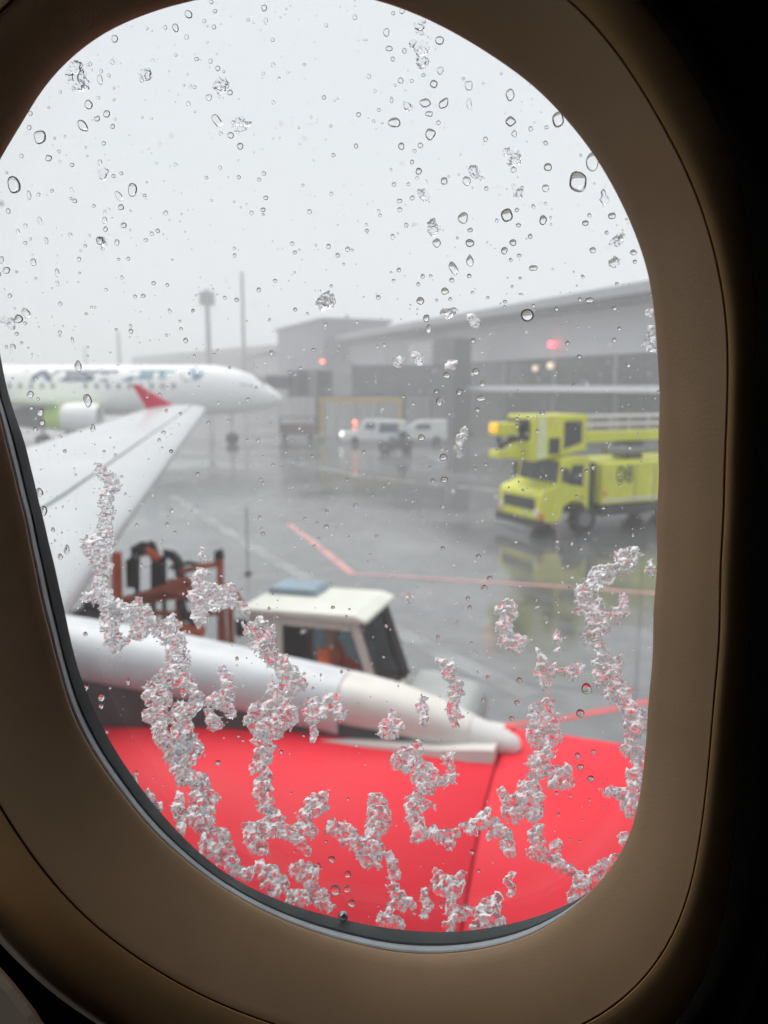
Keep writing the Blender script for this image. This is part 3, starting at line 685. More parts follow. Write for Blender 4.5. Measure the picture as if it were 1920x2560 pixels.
# masts
def mast(u, vtop, y, r, label, head=True, vh=0):
    p = at(u, 965, y); o = thing('floodlight_mast' if head else 'antenna_mast', label, 'mast', (p.x, y, 0))
    MB().tube([(0, 0, 0.4), (0, 0, hz(vtop, y))], r, 12, r * 0.75).build('pole', M_mast, o, smooth=True)
    MB().box(-1, 1, -1, 1, 0, 0.4).build('foundation', M_wallpan2, o)
    if head:
        z0 = hz(vh, y) ; z1 = hz(vtop, y)
        MB().tube([(0, 0, z0 + (z1 - z0) * 0.45), (0, 0, z0 + (z1 - z0) * 0.62)], r * 1.5, 16).build('lamp_ring', M_mast, o)
        for k in range(8):
            a = 2 * math.pi * k / 8; cx, cy_ = math.cos(a) * r * 1.7, math.sin(a) * r * 1.7
            MB().box(cx - r * .6, cx + r * .6, cy_ - r * .6, cy_ + r * .6, z0 + (z1 - z0) * .12, z0 + (z1 - z0) * .85).build('floodlight', M_dark, o)
    return o
mast(525, 724, 132, 0.50, 'tall floodlight mast with a ring of lamps behind the parked airliner', True, 768)
mast(612, 680, 150, 0.42, 'tall plain thin mast just right of the floodlight mast', False)
mast(302, 828, 190, 0.5, 'faint shorter mast above the airline lettering', False)
mast(218, 868, 235, 0.5, 'faintest and shortest mast above the far engine', False)

# ------------------------------------------------------------------ vehicles in the distance
def vehicle(name, label, cat, u0, u1, vb, prof, w, mbody, windows, group=None, rz=math.pi):
    g0 = gnd((u0 + u1) / 2, vb); L = abs(at(u1, 1080, g0.y).x - at(u0, 1080, g0.y).x)
    o = thing(name, label, cat, (g0.x, g0.y + w / 2, 0), rz, group)
    MB().prism([((x - 0.5) * -L, z) for x, z in prof], -w / 2, w / 2).build('body', mbody, o, bevel=0.06)
    for x0, x1, z0, z1 in windows:
        for y0, y1 in ((w / 2 + 0.002, w / 2 + 0.015), (-w / 2 - 0.015, -w / 2 - 0.002)):
            MB().prism([((x0 - 0.5) * -L, z0), ((x0 - 0.5 + 0.02) * -L, z1), ((x1 - 0.5) * -L, z1), ((x1 - 0.5) * -L, z0)], y0, y1).build('window', M_vandk, o)
    for fx in (0.2, 0.8):
        for y in (-w / 2 + 0.08, w / 2 - 0.08):
            MB().wheel(((fx - 0.5) * -L, y, 0.33), 0.33, 0.2).build('wheel', M_black, o, smooth=True)
    return o, L
v1, L1 = vehicle('delivery_truck', 'white crew cab truck with its headlight on beneath the ochre frame', 'truck', 856, 1012, 1112,
                 [(0, 0.35), (0, 0.95), (0.22, 1.12), (0.34, 1.9), (0.62, 1.98), (0.66, 1.95), (1.0, 1.85), (1.0, 0.4)], 1.9, M_vanw, [(0.36, 0.52, 1.2, 1.75), (0.58, 0.9, 0.95, 1.68)])
for y in (-0.7, 0.7): MB().ball((L1 / 2 + 0.02, y, 0.8), 0.18, 8).build('headlight', E_white, v1)
MB().ball((L1 * 0.12 + 0.9, 0.5, 1.02 + 0.75), 0.14, 8).tube([(L1 * 0.12 + 0.9, 0.5, 1.1), (L1 * 0.12 + 0.9, 0.5, 1.7)], 0.03, 6).build('beacon', E_orange, v1)
v2, L2 = vehicle('white_van', 'white low-nosed van with a small dark side window, right of the truck', 'van', 985, 1118, 1110,
                 [(0, 0.35), (0, 0.75), (0.12, 1.0), (0.42, 1.75), (0.55, 1.88), (1.0, 1.88), (1.0, 0.4)], 1.9, M_vanw, [(0.4, 0.68, 1.15, 1.6)])
for y in (-0.7, 0.7): MB().ball((L2 / 2 + 0.01, y, 0.7), 0.14, 8).build('headlight', M_canopy, v2)
tg0 = gnd(990, 1132)
tg = thing('baggage_tractor', 'low dark baggage tractor parked in front of the white vans', 'tractor', (tg0.x, tg0.y, 0), math.radians(170))
MB().prism([(-1.1, 0.3), (-1.1, 0.95), (-0.1, 1.0), (0.1, 0.85), (1.1, 0.8), (1.2, 0.3)], -0.65, 0.65).build('body', M_tug, tg, bevel=0.05)
MB().box(-0.7, -0.25, -0.5, 0.5, 1.0, 1.5).build('seat', M_black, tg, bevel=0.04)
MB().tube([(0.0, 0.2, 0.9), (-0.12, 0.2, 1.3)], 0.03, 8).build('steering_column', M_dark, tg)
for x in (-0.75, 0.8):
    for y in (-0.6, 0.6): MB().wheel((x, y, 0.28), 0.28, 0.18).build('wheel', M_black, tg, smooth=True)
bc0 = gnd(745, 1100)
bcg = thing('baggage_cart', 'dark maroon covered baggage cart beneath the jet bridge, by the airliner nose', 'baggage cart', (bc0.x, bc0.y, 0), math.radians(5))
MB().box(-1.6, 1.6, -0.75, 0.75, 0.5, 0.62).build('deck', M_dark, bcg)
MB().box(-1.55, 1.55, -0.72, 0.72, 1.9, 2.0).build('canopy', M_bag, bcg)
MB().box(-1.4, 1.4, -0.6, 0.6, 0.63, 1.4).build('baggage', M_bag, bcg, bevel=0.08)
MB().box(-1.55, -1.45, -0.72, 0.72, 0.63, 1.89).box(1.45, 1.55, -0.72, 0.72, 0.63, 1.89).build('end_panel', M_tug, bcg)
for x in (-1.1, 1.1):
    for y in (-0.65, 0.65): MB().wheel((x, y, 0.25), 0.25, 0.15).build('wheel', M_black, bcg, smooth=True)

# ------------------------------------------------------------------ the cabin window
NC = Vector((math.sin(math.radians(12)) * math.cos(math.radians(10)), math.sin(math.radians(10)), math.cos(math.radians(12)) * math.cos(math.radians(10))))
WN = (CR * NC.x + CU * NC.y + CF * NC.z).normalized()        # outward normal of the window
PC = WN.dot(CF) * 0.30                                       # focus plane passes 0.30 m in front of the lens
WR_ = WN.cross(Vector((0, 0, 1))).normalized(); WU = WR_.cross(WN).normalized()
def onp(u, v, t=0.0):
    """Point on the plane t metres inward (towards the cabin) from the outer face of the pane."""
    r = ray(u, v); return O + r * ((PC - t) / WN.dot(r))
def px2m(u, v):
    r = ray(u, v); return (PC / WN.dot(r)) / F
P_B = [(498,0),(600,-22),(720,-32),(840,-20),(960,6),(1070,49),(1157,95),(1249,153),(1336,217),(1417,301),(1481,382),(1539,480),(1585,579),(1620,683),(1634,781),(1642,897),(1643,1100),(1638,1298),(1630,1529),(1617,1760),(1607,1925),(1594,2024),(1567,2110),(1521,2182),(1468,2235),(1448,2258),(1382,2308),(1316,2344),(1224,2370),(1125,2384),(1026,2385),(960,2376),(858,2351),(759,2321),(660,2278),(561,2222),(462,2149),(370,2064),(297,1971),(231,1879),(178,1773),(152,1681),(125,1575),(92,1430),(66,1298),(33,1166),(2,1040),(-40,860),(-60,700),(-55,560),(-30,460),(0,399),(55,312),(105,224),(169,152),(253,86),(338,46),(422,17)]
P_P = [(498,-14),(600,-36),(720,-46),(840,-34),(966,-8),(1078,35),(1170,80),(1262,138),(1350,205),(1432,290),(1497,372),(1556,472),(1603,573),(1638,679),(1652,779),(1660,897),(1661,1100),(1656,1298),(1648,1529),(1635,1760),(1624,1925),(1608,2030),(1578,2118),(1528,2190),(1470,2238),(1442,2250),(1356,2288),(1257,2314),(1158,2329),(1059,2329),(960,2319),(858,2298),(759,2272),(660,2235),(561,2182),(462,2097),(396,2024),(317,1918),(264,1833),(224,1747),(198,1681),(178,1602),(162,1522),(139,1417),(112,1305),(86,1199),(63,1100),(0,871),(-24,740),(-42,640),(-42,560),(-36,460),(-12,394),(42,305),(92,215),(158,142),(245,75),(332,34),(418,4)]
P_G = [(0,2008),(40,2077),(92,2150),(158,2235),(231,2308),(317,2374),(409,2433),(528,2500),(634,2539),(693,2560),(850,2605),(1050,2628),(1250,2618),(1400,2592),(1481,2560),(1554,2506),(1620,2440),(1673,2374),(1712,2288),(1731,2189),(1745,2090),(1762,1958),(1775,1760),(1792,1430),(1805,1166),(1814,984),(1808,752),(1770,579),(1712,422),(1631,278),(1539,127),(1458,35),(1417,-6),(1250,-120),(1050,-210),(850,-260),(600,-255),(350,-190),(100,-60),(-90,130),(-210,400),(-270,700),(-270,1000),(-230,1350),(-150,1680),(-70,1880)]
CC = (800, 1150)
def polar(poly, n=256, sm=1.5):
    a = np.array([math.atan2(v - CC[1], u - CC[0]) for u, v in poly]); r = np.array([math.hypot(u - CC[0], v - CC[1]) for u, v in poly])
    i = np.argsort(a); a, r = a[i], r[i]
    a = np.concatenate([a - 2 * np.pi, a, a + 2 * np.pi]); r = np.concatenate([r, r, r])
    th = np.linspace(-np.pi, np.pi, n, endpoint=False); q = np.interp(th, a, r)
    k = np.exp(-0.5 * (np.arange(-6, 7) / sm) ** 2); k /= k.sum()
    q = np.convolve(np.concatenate([q[-6:], q, q[:6]]), k, 'valid'); return th, q
th, rB = polar(P_B); _, rP = polar(P_P); _, rG = polar(P_G, sm=3)
def loop(r, t): return [onp(CC[0] + math.cos(a) * q, CC[1] + math.sin(a) * q, float(d)) for a, q, d in zip(th, r, np.broadcast_to(t, th.shape))]
def ringmesh(loops):
    n = len(loops[0]); b = MB(); vs = [p for l in loops for p in l]
    fs = [(i * n + k, (i + 1) * n + k, (i + 1) * n + (k + 1) % n, i * n + (k + 1) % n) for i in range(len(loops) - 1) for k in range(n)]
    return b.add(vs, fs)
win = thing('cabin_window', 'rounded aircraft cabin window with a plastic surround tinted tan for warm light and a grey rubber seal', 'window')
M_bezel = mat('bezel_warm_light_tan', (0.66, 0.435, 0.26), 0.55, var=0.07, vscale=22, bump=0.5, bscale=1100)  # off-white plastic with the warm cabin light put into its colour
M_bezel2 = mat('outer_bezel_warm_light_tan', (0.60, 0.36, 0.16), 0.6, var=0.07, vscale=22, bump=0.25, bscale=1400)  # same plastic, deeper golden tint standing in for warm light
M_gask = mat('seal_charcoal', (0.11, 0.125, 0.128), 0.6, var=0.1, vscale=60, bump=0.2, bscale=900)
M_lip = mat('seal_grey_lip', (0.66, 0.72, 0.77), 0.5, var=0.12, vscale=70, bump=0.25, bscale=900)
M_seam = mat('seam_shadow', (0.06, 0.045, 0.03), 0.9)
mixr = lambda q: rP + (rB - rP) * q
PT = 0.003
ringmesh([loop(rP + 6, -0.004), loop(rP, -0.004), loop(rP, 0.0035), loop(mixr(0.06), 0.0042), loop(mixr(0.10), 0.0052), loop(mixr(0.52), 0.0100), loop(mixr(0.60), 0.0102), loop(mixr(0.64), 0.0092)]).build('seal', M_gask, win, smooth=True)
ringmesh([loop(mixr(0.60), 0.0090), loop(mixr(0.65), 0.0108), loop(mixr(0.74), 0.0134), loop(mixr(0.86), 0.0152), loop(mixr(0.94), 0.0156), loop(mixr(1.0) + 5, 0.0150)]).build('seal_lip', M_lip, win, smooth=True)
lips = [(rB + 6, 0.0140), (rB + 0.5, 0.0160), (rB, 0.0168), (rB + 1.5, 0.0174), (rB + 5, 0.0180)]
inner = [loop(r, t) for r, t in lips]
for q in np.linspace(0.08, 1.0, 12):
    inner.append(loop(rB + (rG - 3 - rB) * q, 0.0180 + 0.0150 * (q ** 0.85) + 0.0015 * math.sin(q * math.pi)))
inner.append(loop(rG - 1.5, 0.0328)); inner.append(loop(rG - 1.0, 0.029))
ringmesh(inner).build('inner_surround', M_bezel, win, smooth=True)
ringmesh([loop(rG - 4, 0.0295), loop(rG + 6, 0.0295)]).build('seam', M_seam, win)
# the outer surround is wide towards the lower left and narrow on the right, then rolls back to the wall ring coloured black for shade
wO = np.interp(th, np.radians([-180, -120, -80, -40, -10, 30, 50, 75, 105, 125, 150, 180]), [150, 150, 150, 120, 62, 66, 120, 170, 200, 215, 200, 150])
outer = [loop(rG + 3.0, 0.029), loop(rG + 3.5, 0.0330), loop(rG + 6, 0.0338)]
for q in np.linspace(0.06, 1.0, 14):
    outer.append(loop(rG + 6 + wO * q, 0.0338 + 0.004 * q - wO / 150 * 0.034 * q ** 2.2))
ringmesh(outer).build('outer_surround', M_bezel2, win, smooth=True)
# pane: a 3 mm slab
ph = [rP + 4]
pm = MB(); fr_, bk = loop(rP + 4, 0.003), loop(rP + 4, 0.0); n = len(fr_)
pm.add(fr_ + bk, [tuple(range(n)), tuple(range(2 * n - 1, n - 1, -1))] + [(i, n + i, n + (i + 1) % n, (i + 1) % n) for i in range(n)])
pm.build('pane', clear_glass('acrylic_pane', (0.985, 0.985, 0.985), 0.8), win)
MB().ball(onp(858, 2291, 0.0055), 0.0021, 8).build('breather_plug', M_metal, win, smooth=True)

# cabin shell (closes the cabin behind the lens)
M_wallc = mat('cabin_wall_panel', (0.42, 0.40, 0.37), 0.6, var=0.03, vscale=10, bump=0.2, bscale=900)
M_dkcab = mat('cabin_dark_lining', (0.10, 0.09, 0.08), 0.8)
TW = 0.040
M_wallshade = mat('wall_shade_black', (0.003, 0.0028, 0.0026), 0.95, var=0.1, vscale=60, spec=0.0)  # near-black colour stands in for shade on the wall around the window
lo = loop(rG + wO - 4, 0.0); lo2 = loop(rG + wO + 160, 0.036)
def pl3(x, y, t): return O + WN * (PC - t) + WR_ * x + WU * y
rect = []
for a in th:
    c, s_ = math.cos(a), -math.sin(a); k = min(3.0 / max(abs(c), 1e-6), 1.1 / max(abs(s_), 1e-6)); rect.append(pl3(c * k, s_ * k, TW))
struct(ringmesh([lo, lo2, rect]).build('cabin_wall', M_wallshade))
def panel(name, pts, m): return struct(MB().add(pts, [(0, 1, 2, 3)]).build(name, m))
D = 3.6
# pale trim ledge in the lower left corner, nearer than the window surround
led = [(-290, 2230), (-130, 2300), (-28, 2386), (36, 2458), (88, 2525), (135, 2600), (190, 2710), (-290, 2710)]
def offs(pts, t, k): return [onp(u - 14 * k, v + 14 * k, t) for u, v in pts]
ll = [offs(led, 0.035, 0.6), offs(led, 0.058, 0), offs(led, 0.063, 0.5), offs(led, 0.065, 1.6)]
nl = len(led); lm = MB(); lm.add([p for q in ll for p in q], [(i * nl + k, i * nl + (k + 1) % nl, (i + 1) * nl + (k + 1) % nl, (i + 1) * nl + k) for i in range(3) for k in range(nl)] + [tuple(3 * nl + k for k in range(nl))])
tag(lm.build('wall_trim', mat('pale_trim_plastic', (0.62, 0.52, 0.42), 0.55, var=0.05, vscale=30, bump=0.4, bscale=1100)), 'pale grey cabin trim ledge in the lower left corner below the window surround', 'trim')

# the cabin behind the lens is open to daylight only at its upper left, close to the side wall (an opening added to light the window surround)
XL, YD, TD = -1.9, 0.25, 1.2
panel('cabin_ceiling', [pl3(-0.45, 1.1, TW), pl3(3, 1.1, TW), pl3(3, 1.1, TD), pl3(-0.45, 1.1, TD)], M_dkcab)
panel('cabin_ceiling', [pl3(XL, 1.1, TD), pl3(3, 1.1, TD), pl3(3, 1.1, D), pl3(XL, 1.1, D)], M_dkcab)
panel('cabin_floor', [pl3(-3, -1.1, TW), pl3(3, -1.1, TW), pl3(3, -1.1, D), pl3(-3, -1.1, D)], M_dkcab)
panel('cabin_wall', [pl3(-3, -1.1, D), pl3(3, -1.1, D), pl3(3, 1.1, D), pl3(-3, 1.1, D)], M_dkcab)
panel('cabin_wall', [pl3(3, -1.1, TW), pl3(3, 1.1, TW), pl3(3, 1.1, D), pl3(3, -1.1, D)], M_dkcab)
panel('cabin_wall', [pl3(XL, -1.1, TW), pl3(XL, YD, TW), pl3(XL, YD, D), pl3(XL, -1.1, D)], M_dkcab)
panel('cabin_wall', [pl3(XL, YD, TD), pl3(XL, 1.1, TD), pl3(XL, 1.1, D), pl3(XL, YD, D)], M_dkcab)

# ------------------------------------------------------------------ noise
def vnoise(x, y, seed):
    xi, yi = np.floor(x).astype(np.int64), np.floor(y).astype(np.int64); xf, yf = x - xi, y - yi
    def h(a, b):
        n = (a * 374761393 + b * 668265263 + seed * 974634777) & 0x7fffffff
        n = ((n ^ (n >> 13)) * 1274126177) & 0x7fffffff; return ((n ^ (n >> 16)) & 0xffff) / 65535.0
    sx, sy = xf * xf * (3 - 2 * xf), yf * yf * (3 - 2 * yf)
    return (h(xi, yi) * (1 - sx) + h(xi + 1, yi) * sx) * (1 - sy) + (h(xi, yi + 1) * (1 - sx) + h(xi + 1, yi + 1) * sx) * sy
def fbm(x, y, seed, o=4):
    s_, a, t = 0, 1.0, 0
    for k in range(o): s_ = s_ + a * vnoise(x * 2 ** k, y * 2 ** k, seed + k * 17); t += a; a *= 0.55
    return s_ / t
def ridged(x, y, seed, o=3):
    s_, a, t = 0, 1.0, 0
    for k in range(o): s_ = s_ + a * (1 - np.abs(2 * vnoise(x * 2 ** k, y * 2 ** k, seed + k * 31) - 1)); t += a; a *= 0.55
    return s_ / t

# ------------------------------------------------------------------ water and slush on the outside of the pane
def glassy(name, ior, rough, tint=(1, 1, 1), white=0.0, wcol=(0.96, 0.985, 1.0)):
    m = bpy.data.materials.new(name); m.use_nodes = True; n = m.node_tree.nodes; l = m.node_tree.links; n.clear()
    gl = n.new('ShaderNodeBsdfGlass'); gl.inputs['IOR'].default_value = ior; gl.inputs['Roughness'].default_value = rough; gl.inputs['Color'].default_value = (*tint, 1)
    o = n.new('ShaderNodeOutputMaterial')
    if white:
        tr = n.new('ShaderNodeBsdfTranslucent'); tr.inputs[0].default_value = (*wcol, 1)
        df = n.new('ShaderNodeBsdfDiffuse'); df.inputs[0].default_value = (*wcol, 1)
        m1 = n.new('ShaderNodeMixShader'); m1.inputs[0].default_value = 0.12
        l.new(tr.outputs[0], m1.inputs[1]); l.new(df.outputs[0], m1.inputs[2])
        tc = n.new('ShaderNodeTexCoord'); no = n.new('ShaderNodeTexNoise'); no.inputs['Scale'].default_value = 380; no.inputs['Detail'].default_value = 5
        l.new(tc.outputs['Object'], no.inputs['Vector'])
        mr = n.new('ShaderNodeMapRange'); mr.inputs[1].default_value = 0.43; mr.inputs[2].default_value = 0.57; mr.inputs[3].default_value = white * 0.25; mr.inputs[4].default_value = min(0.94, white * 1.5)
        nb = n.new('ShaderNodeTexNoise'); nb.inputs['Scale'].default_value = 800; nb.inputs['Detail'].default_value = 4; nb.inputs['Roughness'].default_value = 0.7
        l.new(tc.outputs['Object'], nb.inputs['Vector'])
        bp = n.new('ShaderNodeBump'); bp.inputs['Strength'].default_value = 0.12; bp.inputs['Distance'].default_value = 0.0010
        l.new(nb.outputs['Fac'], bp.inputs['Height'])
        for q in (gl, tr): l.new(bp.outputs[0], q.inputs['Normal'])
        l.new(no.outputs['Fac'], mr.inputs[0])
        ms = n.new('ShaderNodeMixShader'); l.new(mr.outputs[0], ms.inputs[0]); l.new(gl.outputs[0], ms.inputs[1]); l.new(m1.outputs[0], ms.inputs[2]); l.new(ms.outputs[0], o.inputs[0])
    else: l.new(gl.outputs[0], o.inputs[0])
    return m
M_water = glassy('rain_water', 1.333, 0.0)
M_ice = glassy('slush_ice', 1.31, 0.02, (0.96, 0.99, 1.0), 0.62)
M_clear = glassy('clear_ice', 1.31, 0.02, (0.97, 0.98, 1.0), 0.08)

def fast_mesh(name, V, Fq, m, smooth=True):
    me = bpy.data.meshes.new(name); V = np.asarray(V, dtype=np.float32); Fq = np.asarray(Fq, dtype=np.int32)
    me.vertices.add(len(V)); me.vertices.foreach_set('co', V.ravel())
    k = Fq.shape[1]
    me.loops.add(Fq.size); me.loops.foreach_set('vertex_index', Fq.ravel())
    me.polygons.add(len(Fq)); me.polygons.foreach_set('loop_start', np.arange(0, Fq.size, k, dtype=np.int32)); me.polygons.foreach_set('loop_total', np.full(len(Fq), k, dtype=np.int32))
    me.update(calc_edges=True); me.validate()
    me.polygons.foreach_set('use_smooth', np.full(len(me.polygons), smooth))
    if m: me.materials.append(m)
    return me
GAP = -0.00012                                                # the skin of the pane's outer face
nW = np.array(WN)
def onp_np(U, V, t):
    R = np.stack([(U - 960) / F, (1280 - V) / F, np.ones_like(U)], -1) @ np.array([CR, CU, CF])
    k = (PC - t) / (R @ nW); return np.array(O) + R * k[..., None]

DRB = [(math.cos(2 * math.pi * k / 18), math.sin(2 * math.pi * k / 18)) for k in range(18)]
def drop_geo(u, v, rx, ry, ang, contact, tear, seed):
    """A sessile drop: flat against the pane, a spherical cap outwards. ang tilts the long axis, tear draws its upper end out."""
    rng = random.Random(seed); s_ = px2m(u, v); R = 1 / math.sin(contact); z0 = math.sqrt(R * R - 1)
    w = [(rng.uniform(-.07, .07), rng.uniform(0, 6.28)) for _ in range(3)]
    ca, sa = math.cos(math.radians(ang)), math.sin(math.radians(ang))
    V = []; H = min(rx, ry * 1.15) * s_
    rho = [1.0, 0.93, 0.82, 0.66, 0.45, 0.22]
    for q in rho:
        z = (math.sqrt(max(R * R - q * q, 0)) - z0)
        for k, (c, s2) in enumerate(DRB):
            a = math.atan2(s2, c); wob = 1 + sum(am * math.cos((i + 2) * a + ph_) for i, (am, ph_) in enumerate(w))
            x, y = c * q * rx * wob, s2 * q * ry * wob
            if tear: x *= 1 - tear * max(0, -y / ry) ** 1.3
            V.append((u + x * ca - y * sa, v + x * sa + y * ca, z))
    V.append((u, v, R - z0)); n = 18
    A = np.array(V); P = onp_np(A[:, 0], A[:, 1], GAP) + nW * (A[:, 2:3] * H)
    Fc = [(i * n + k, i * n + (k + 1) % n, (i + 1) * n + (k + 1) % n, (i + 1) * n + k) for i in range(5) for k in range(n)]
    top = len(V) - 1
    Tr = [(5 * n + k, 5 * n + (k + 1) % n, top) for k in range(n)]
    bot = [tuple(range(n - 1, -1, -1))]
    return P, Fc, Tr, bot
# drops read off the photograph, each block in its own crop's pixels
C8 = [(1117,85,22,27,-20),(1040,165,19,26,-20),(980,163,10,15),(1105,220,14,16),(1268,160,13,14),(1210,125,12,13),(1252,12,12,14),(680,230,20,23),(1565,47,18,20),(1575,125,12,20),(1470,118,10,11),(548,240,38,52,20),(592,472,17,32,-10),(645,447,10,12),(1165,350,15,12),(1247,362,12,16),(1290,405,14,18),(1153,516,12,12),(1237,577,20,20),(1363,548,16,18),(1298,568,8,15),(525,620,25,28),(632,675,20,23),(575,703,17,18),(583,580,10,11),(490,745,25,42,-35),(237,812,38,42,0),(288,937,20,20),(427,977,13,13),(180,672,14,15),(288,638,9,9),(592,962,14,18),(1285,715,25,42,-30),(1367,802,20,20),(1423,866,19,21),(898,703,9,9),(82,1095,38,55,-15),(172,1157,13,28,-10),(228,1153,11,13),(785,1125,28,42,0),(703,1160,18,33,-30),(717,1228,18,18),(672,1043,12,12),(718,1027,12,12),(555,1220,11,11),(620,1258,10,15),(620,1305,15,22),(625,1358,14,17),(733,1335,18,18),(693,1437,15,20),(590,1425,20,25),(237,1308,13,26,-20),(150,1338,13,15),(150,1440,12,13),(198,1553,17,24,-15),(38,1602,22,22),(8,1540,15,22),(338,1615,14,24,-5),(340,1680,10,20,-20),(58,1752,13,14),(722,1645,10,14),(910,1678,13,13),(760,1533,11,13),(702,1537,10,10),(1490,1262,13,15),(1558,1243,15,14),(1575,1172,15,14),(1563,1028,13,14),(1143,1840,10,11),(1415,1050,12,13),(275,1425,10,22,-15)]
TT = [(78,48,13,13),(40,57,8,9),(10,140,13,20),(240,175,19,20),(88,220,10,12),(38,255,9,11),(22,210,16,12),(243,305,15,17),(170,325,9,8),(72,348,12,14),(120,350,8,9),(215,363,17,18),(178,445,23,21),(258,447,18,27,40),(195,492,17,13),(235,530,10,11),(366,370,17,23),(368,450,12,24),(45,530,28,22),(200,580,21,27),(75,632,14,16),(132,653,9,9),(157,628,12,13),(545,410,20,26),(547,525,22,22),(563,578,12,15),(752,517,26,35),(702,550,10,8),(900,700,28,42),(838,787,38,46,0,-.35),(708,722,17,19),(560,733,13,14),(698,813,15,18),(260,782,16,16),(357,782,17,22),(150,740,14,15),(43,797,9,11),(105,796,9,9),(122,855,11,11),(67,868,12,11),(68,906,11,11),(342,942,22,26),(531,930,26,30),(687,951,17,21),(581,973,12,9),(372,994,12,10),(371,1050,20,17),(371,1125,17,28,0,.9),(368,1192,10,10),(985,933,17,15),(887,930,9,10),(870,964,14,13),(902,1081,14,14),(1078,1091,16,12),(557,1048,16,14),(520,1083,14,17),(584,1104,11,8),(645,1158,19,13),(300,1160,17,32,-30),(228,1050,18,20),(293,1210,11,11),(167,1194,9,11),(202,1192,9,7),(148,1228,8,10),(263,1258,17,16),(157,1300,17,17),(619,1362,29,28),(592,1272,11,6),(523,1303,10,8),(888,1297,18,13),(1006,1225,8,7),(385,1472,11,12),(397,1606,15,16),(270,1622,15,14),(425,1658,11,13),(418,1721,20,13),(325,1695,12,14,0,-.6),(239,1735,14,20),(227,1692,11,10),(403,1770,11,10),(684,1783,11,15),(663,1861,8,9),(1017,1420,9,9),(183,1375,13,18),(193,1420,12,20),(162,1890,15,14)]
C3 = [(217,77,32,48,-35),(153,125,38,38),(207,160,18,16),(137,248,18,16),(107,360,24,32),(178,322,15,12),(52,358,14,16),(600,300,13,30,-10),(648,513,30,50,-5,.5),(727,800,36,55,-15),(252,750,28,32),(315,787,16,14),(262,863,18,17),(335,900,28,32),(350,985,25,28),(293,1042,20,22),(770,1028,22,34,0,.5),(1600,55,14,16),(1500,207,17,15),(1612,432,13,16),(1222,773,15,12),(1357,1065,22,14),(1322,1130,15,20),(1420,1222,15,17),(1497,910,14,14),(963,212,13,13),(915,405,10,10),(727,432,9,12),(1410,60,14,25,-30)]
RR = [(767,942,20,22),(743,1035,16,16),(512,910,11,11),(503,995,10,10),(733,1195,10,12),(743,1238,14,11),(783,1282,14,12),(793,1180,10,9),(483,1055,10,9),(225,65,15,14),(228,150,14,12),(222,250,9,9),(380,560,12,10),(400,523,10,9),(333,1560,12,10),(655,382,11,9),(745,412,9,8),(325,634,8,8),(317,600,8,8),(357,440,9,9),(222,410,8,8),(393,900,8,9),(375,985,7,9),(217,1762,11,13),(705,1348,6,7),(777,1363,7,6),(740,1520,6,6),(358,1632,8,7),(603,1598,7,6)]
LL = [(1270,1705,20,22),(1317,1645,13,14),(1330,1755,17,15),(1315,1700,14,14),(1255,1588,14,13),(327,937,11,13),(385,975,14,16),(383,1008,10,10),(253,415,11,20,0,.5),(165,268,14,20),(228,442,10,12),(485,915,8,15),(825,1222,12,10),(1065,1182,8,8),(200,340,8,9),(323,735,9,9),(405,1104,7,8),(903,1122,7,6),(920,1138,7,6),(1293,878,6,7),(1185,940,6,6),(1235,328,9,8),(995,354,8,7),(1190,402,7,7),(1260,634,8,7),(1205,1610,8,9),(748,130,7,10),(648,42,8,7),(475,205,5,7),(662,350,6,6),(1150,1120,6,6),(1235,1520,6,6),(1215,890,5,6),(150,198,13,18,-20)]
DR = []
for lst, sc_, ox, oy in ((C8, .42195, 0, 0), (TT, .57866, 960, 0), (C3, .30139, 0, 760), (RR, .66025, 960, 1100), (LL, .66025, 0, 1100)):
    for q in lst:
        q = tuple(q) + (0,) * (6 - len(q)); DR.append((ox + q[0] * sc_, oy + q[1] * sc_, q[2] * sc_ * 0.98, q[3] * sc_ * 0.98, q[4], q[5]))
def inside(u, v, m=0):
    a = math.atan2(v - CC[1], u - CC[0]); i = int((a + math.pi) / (2 * math.pi) * 256) % 256
    return math.hypot(u - CC[0], v - CC[1]) < min(rP[i], rB[i]) - m
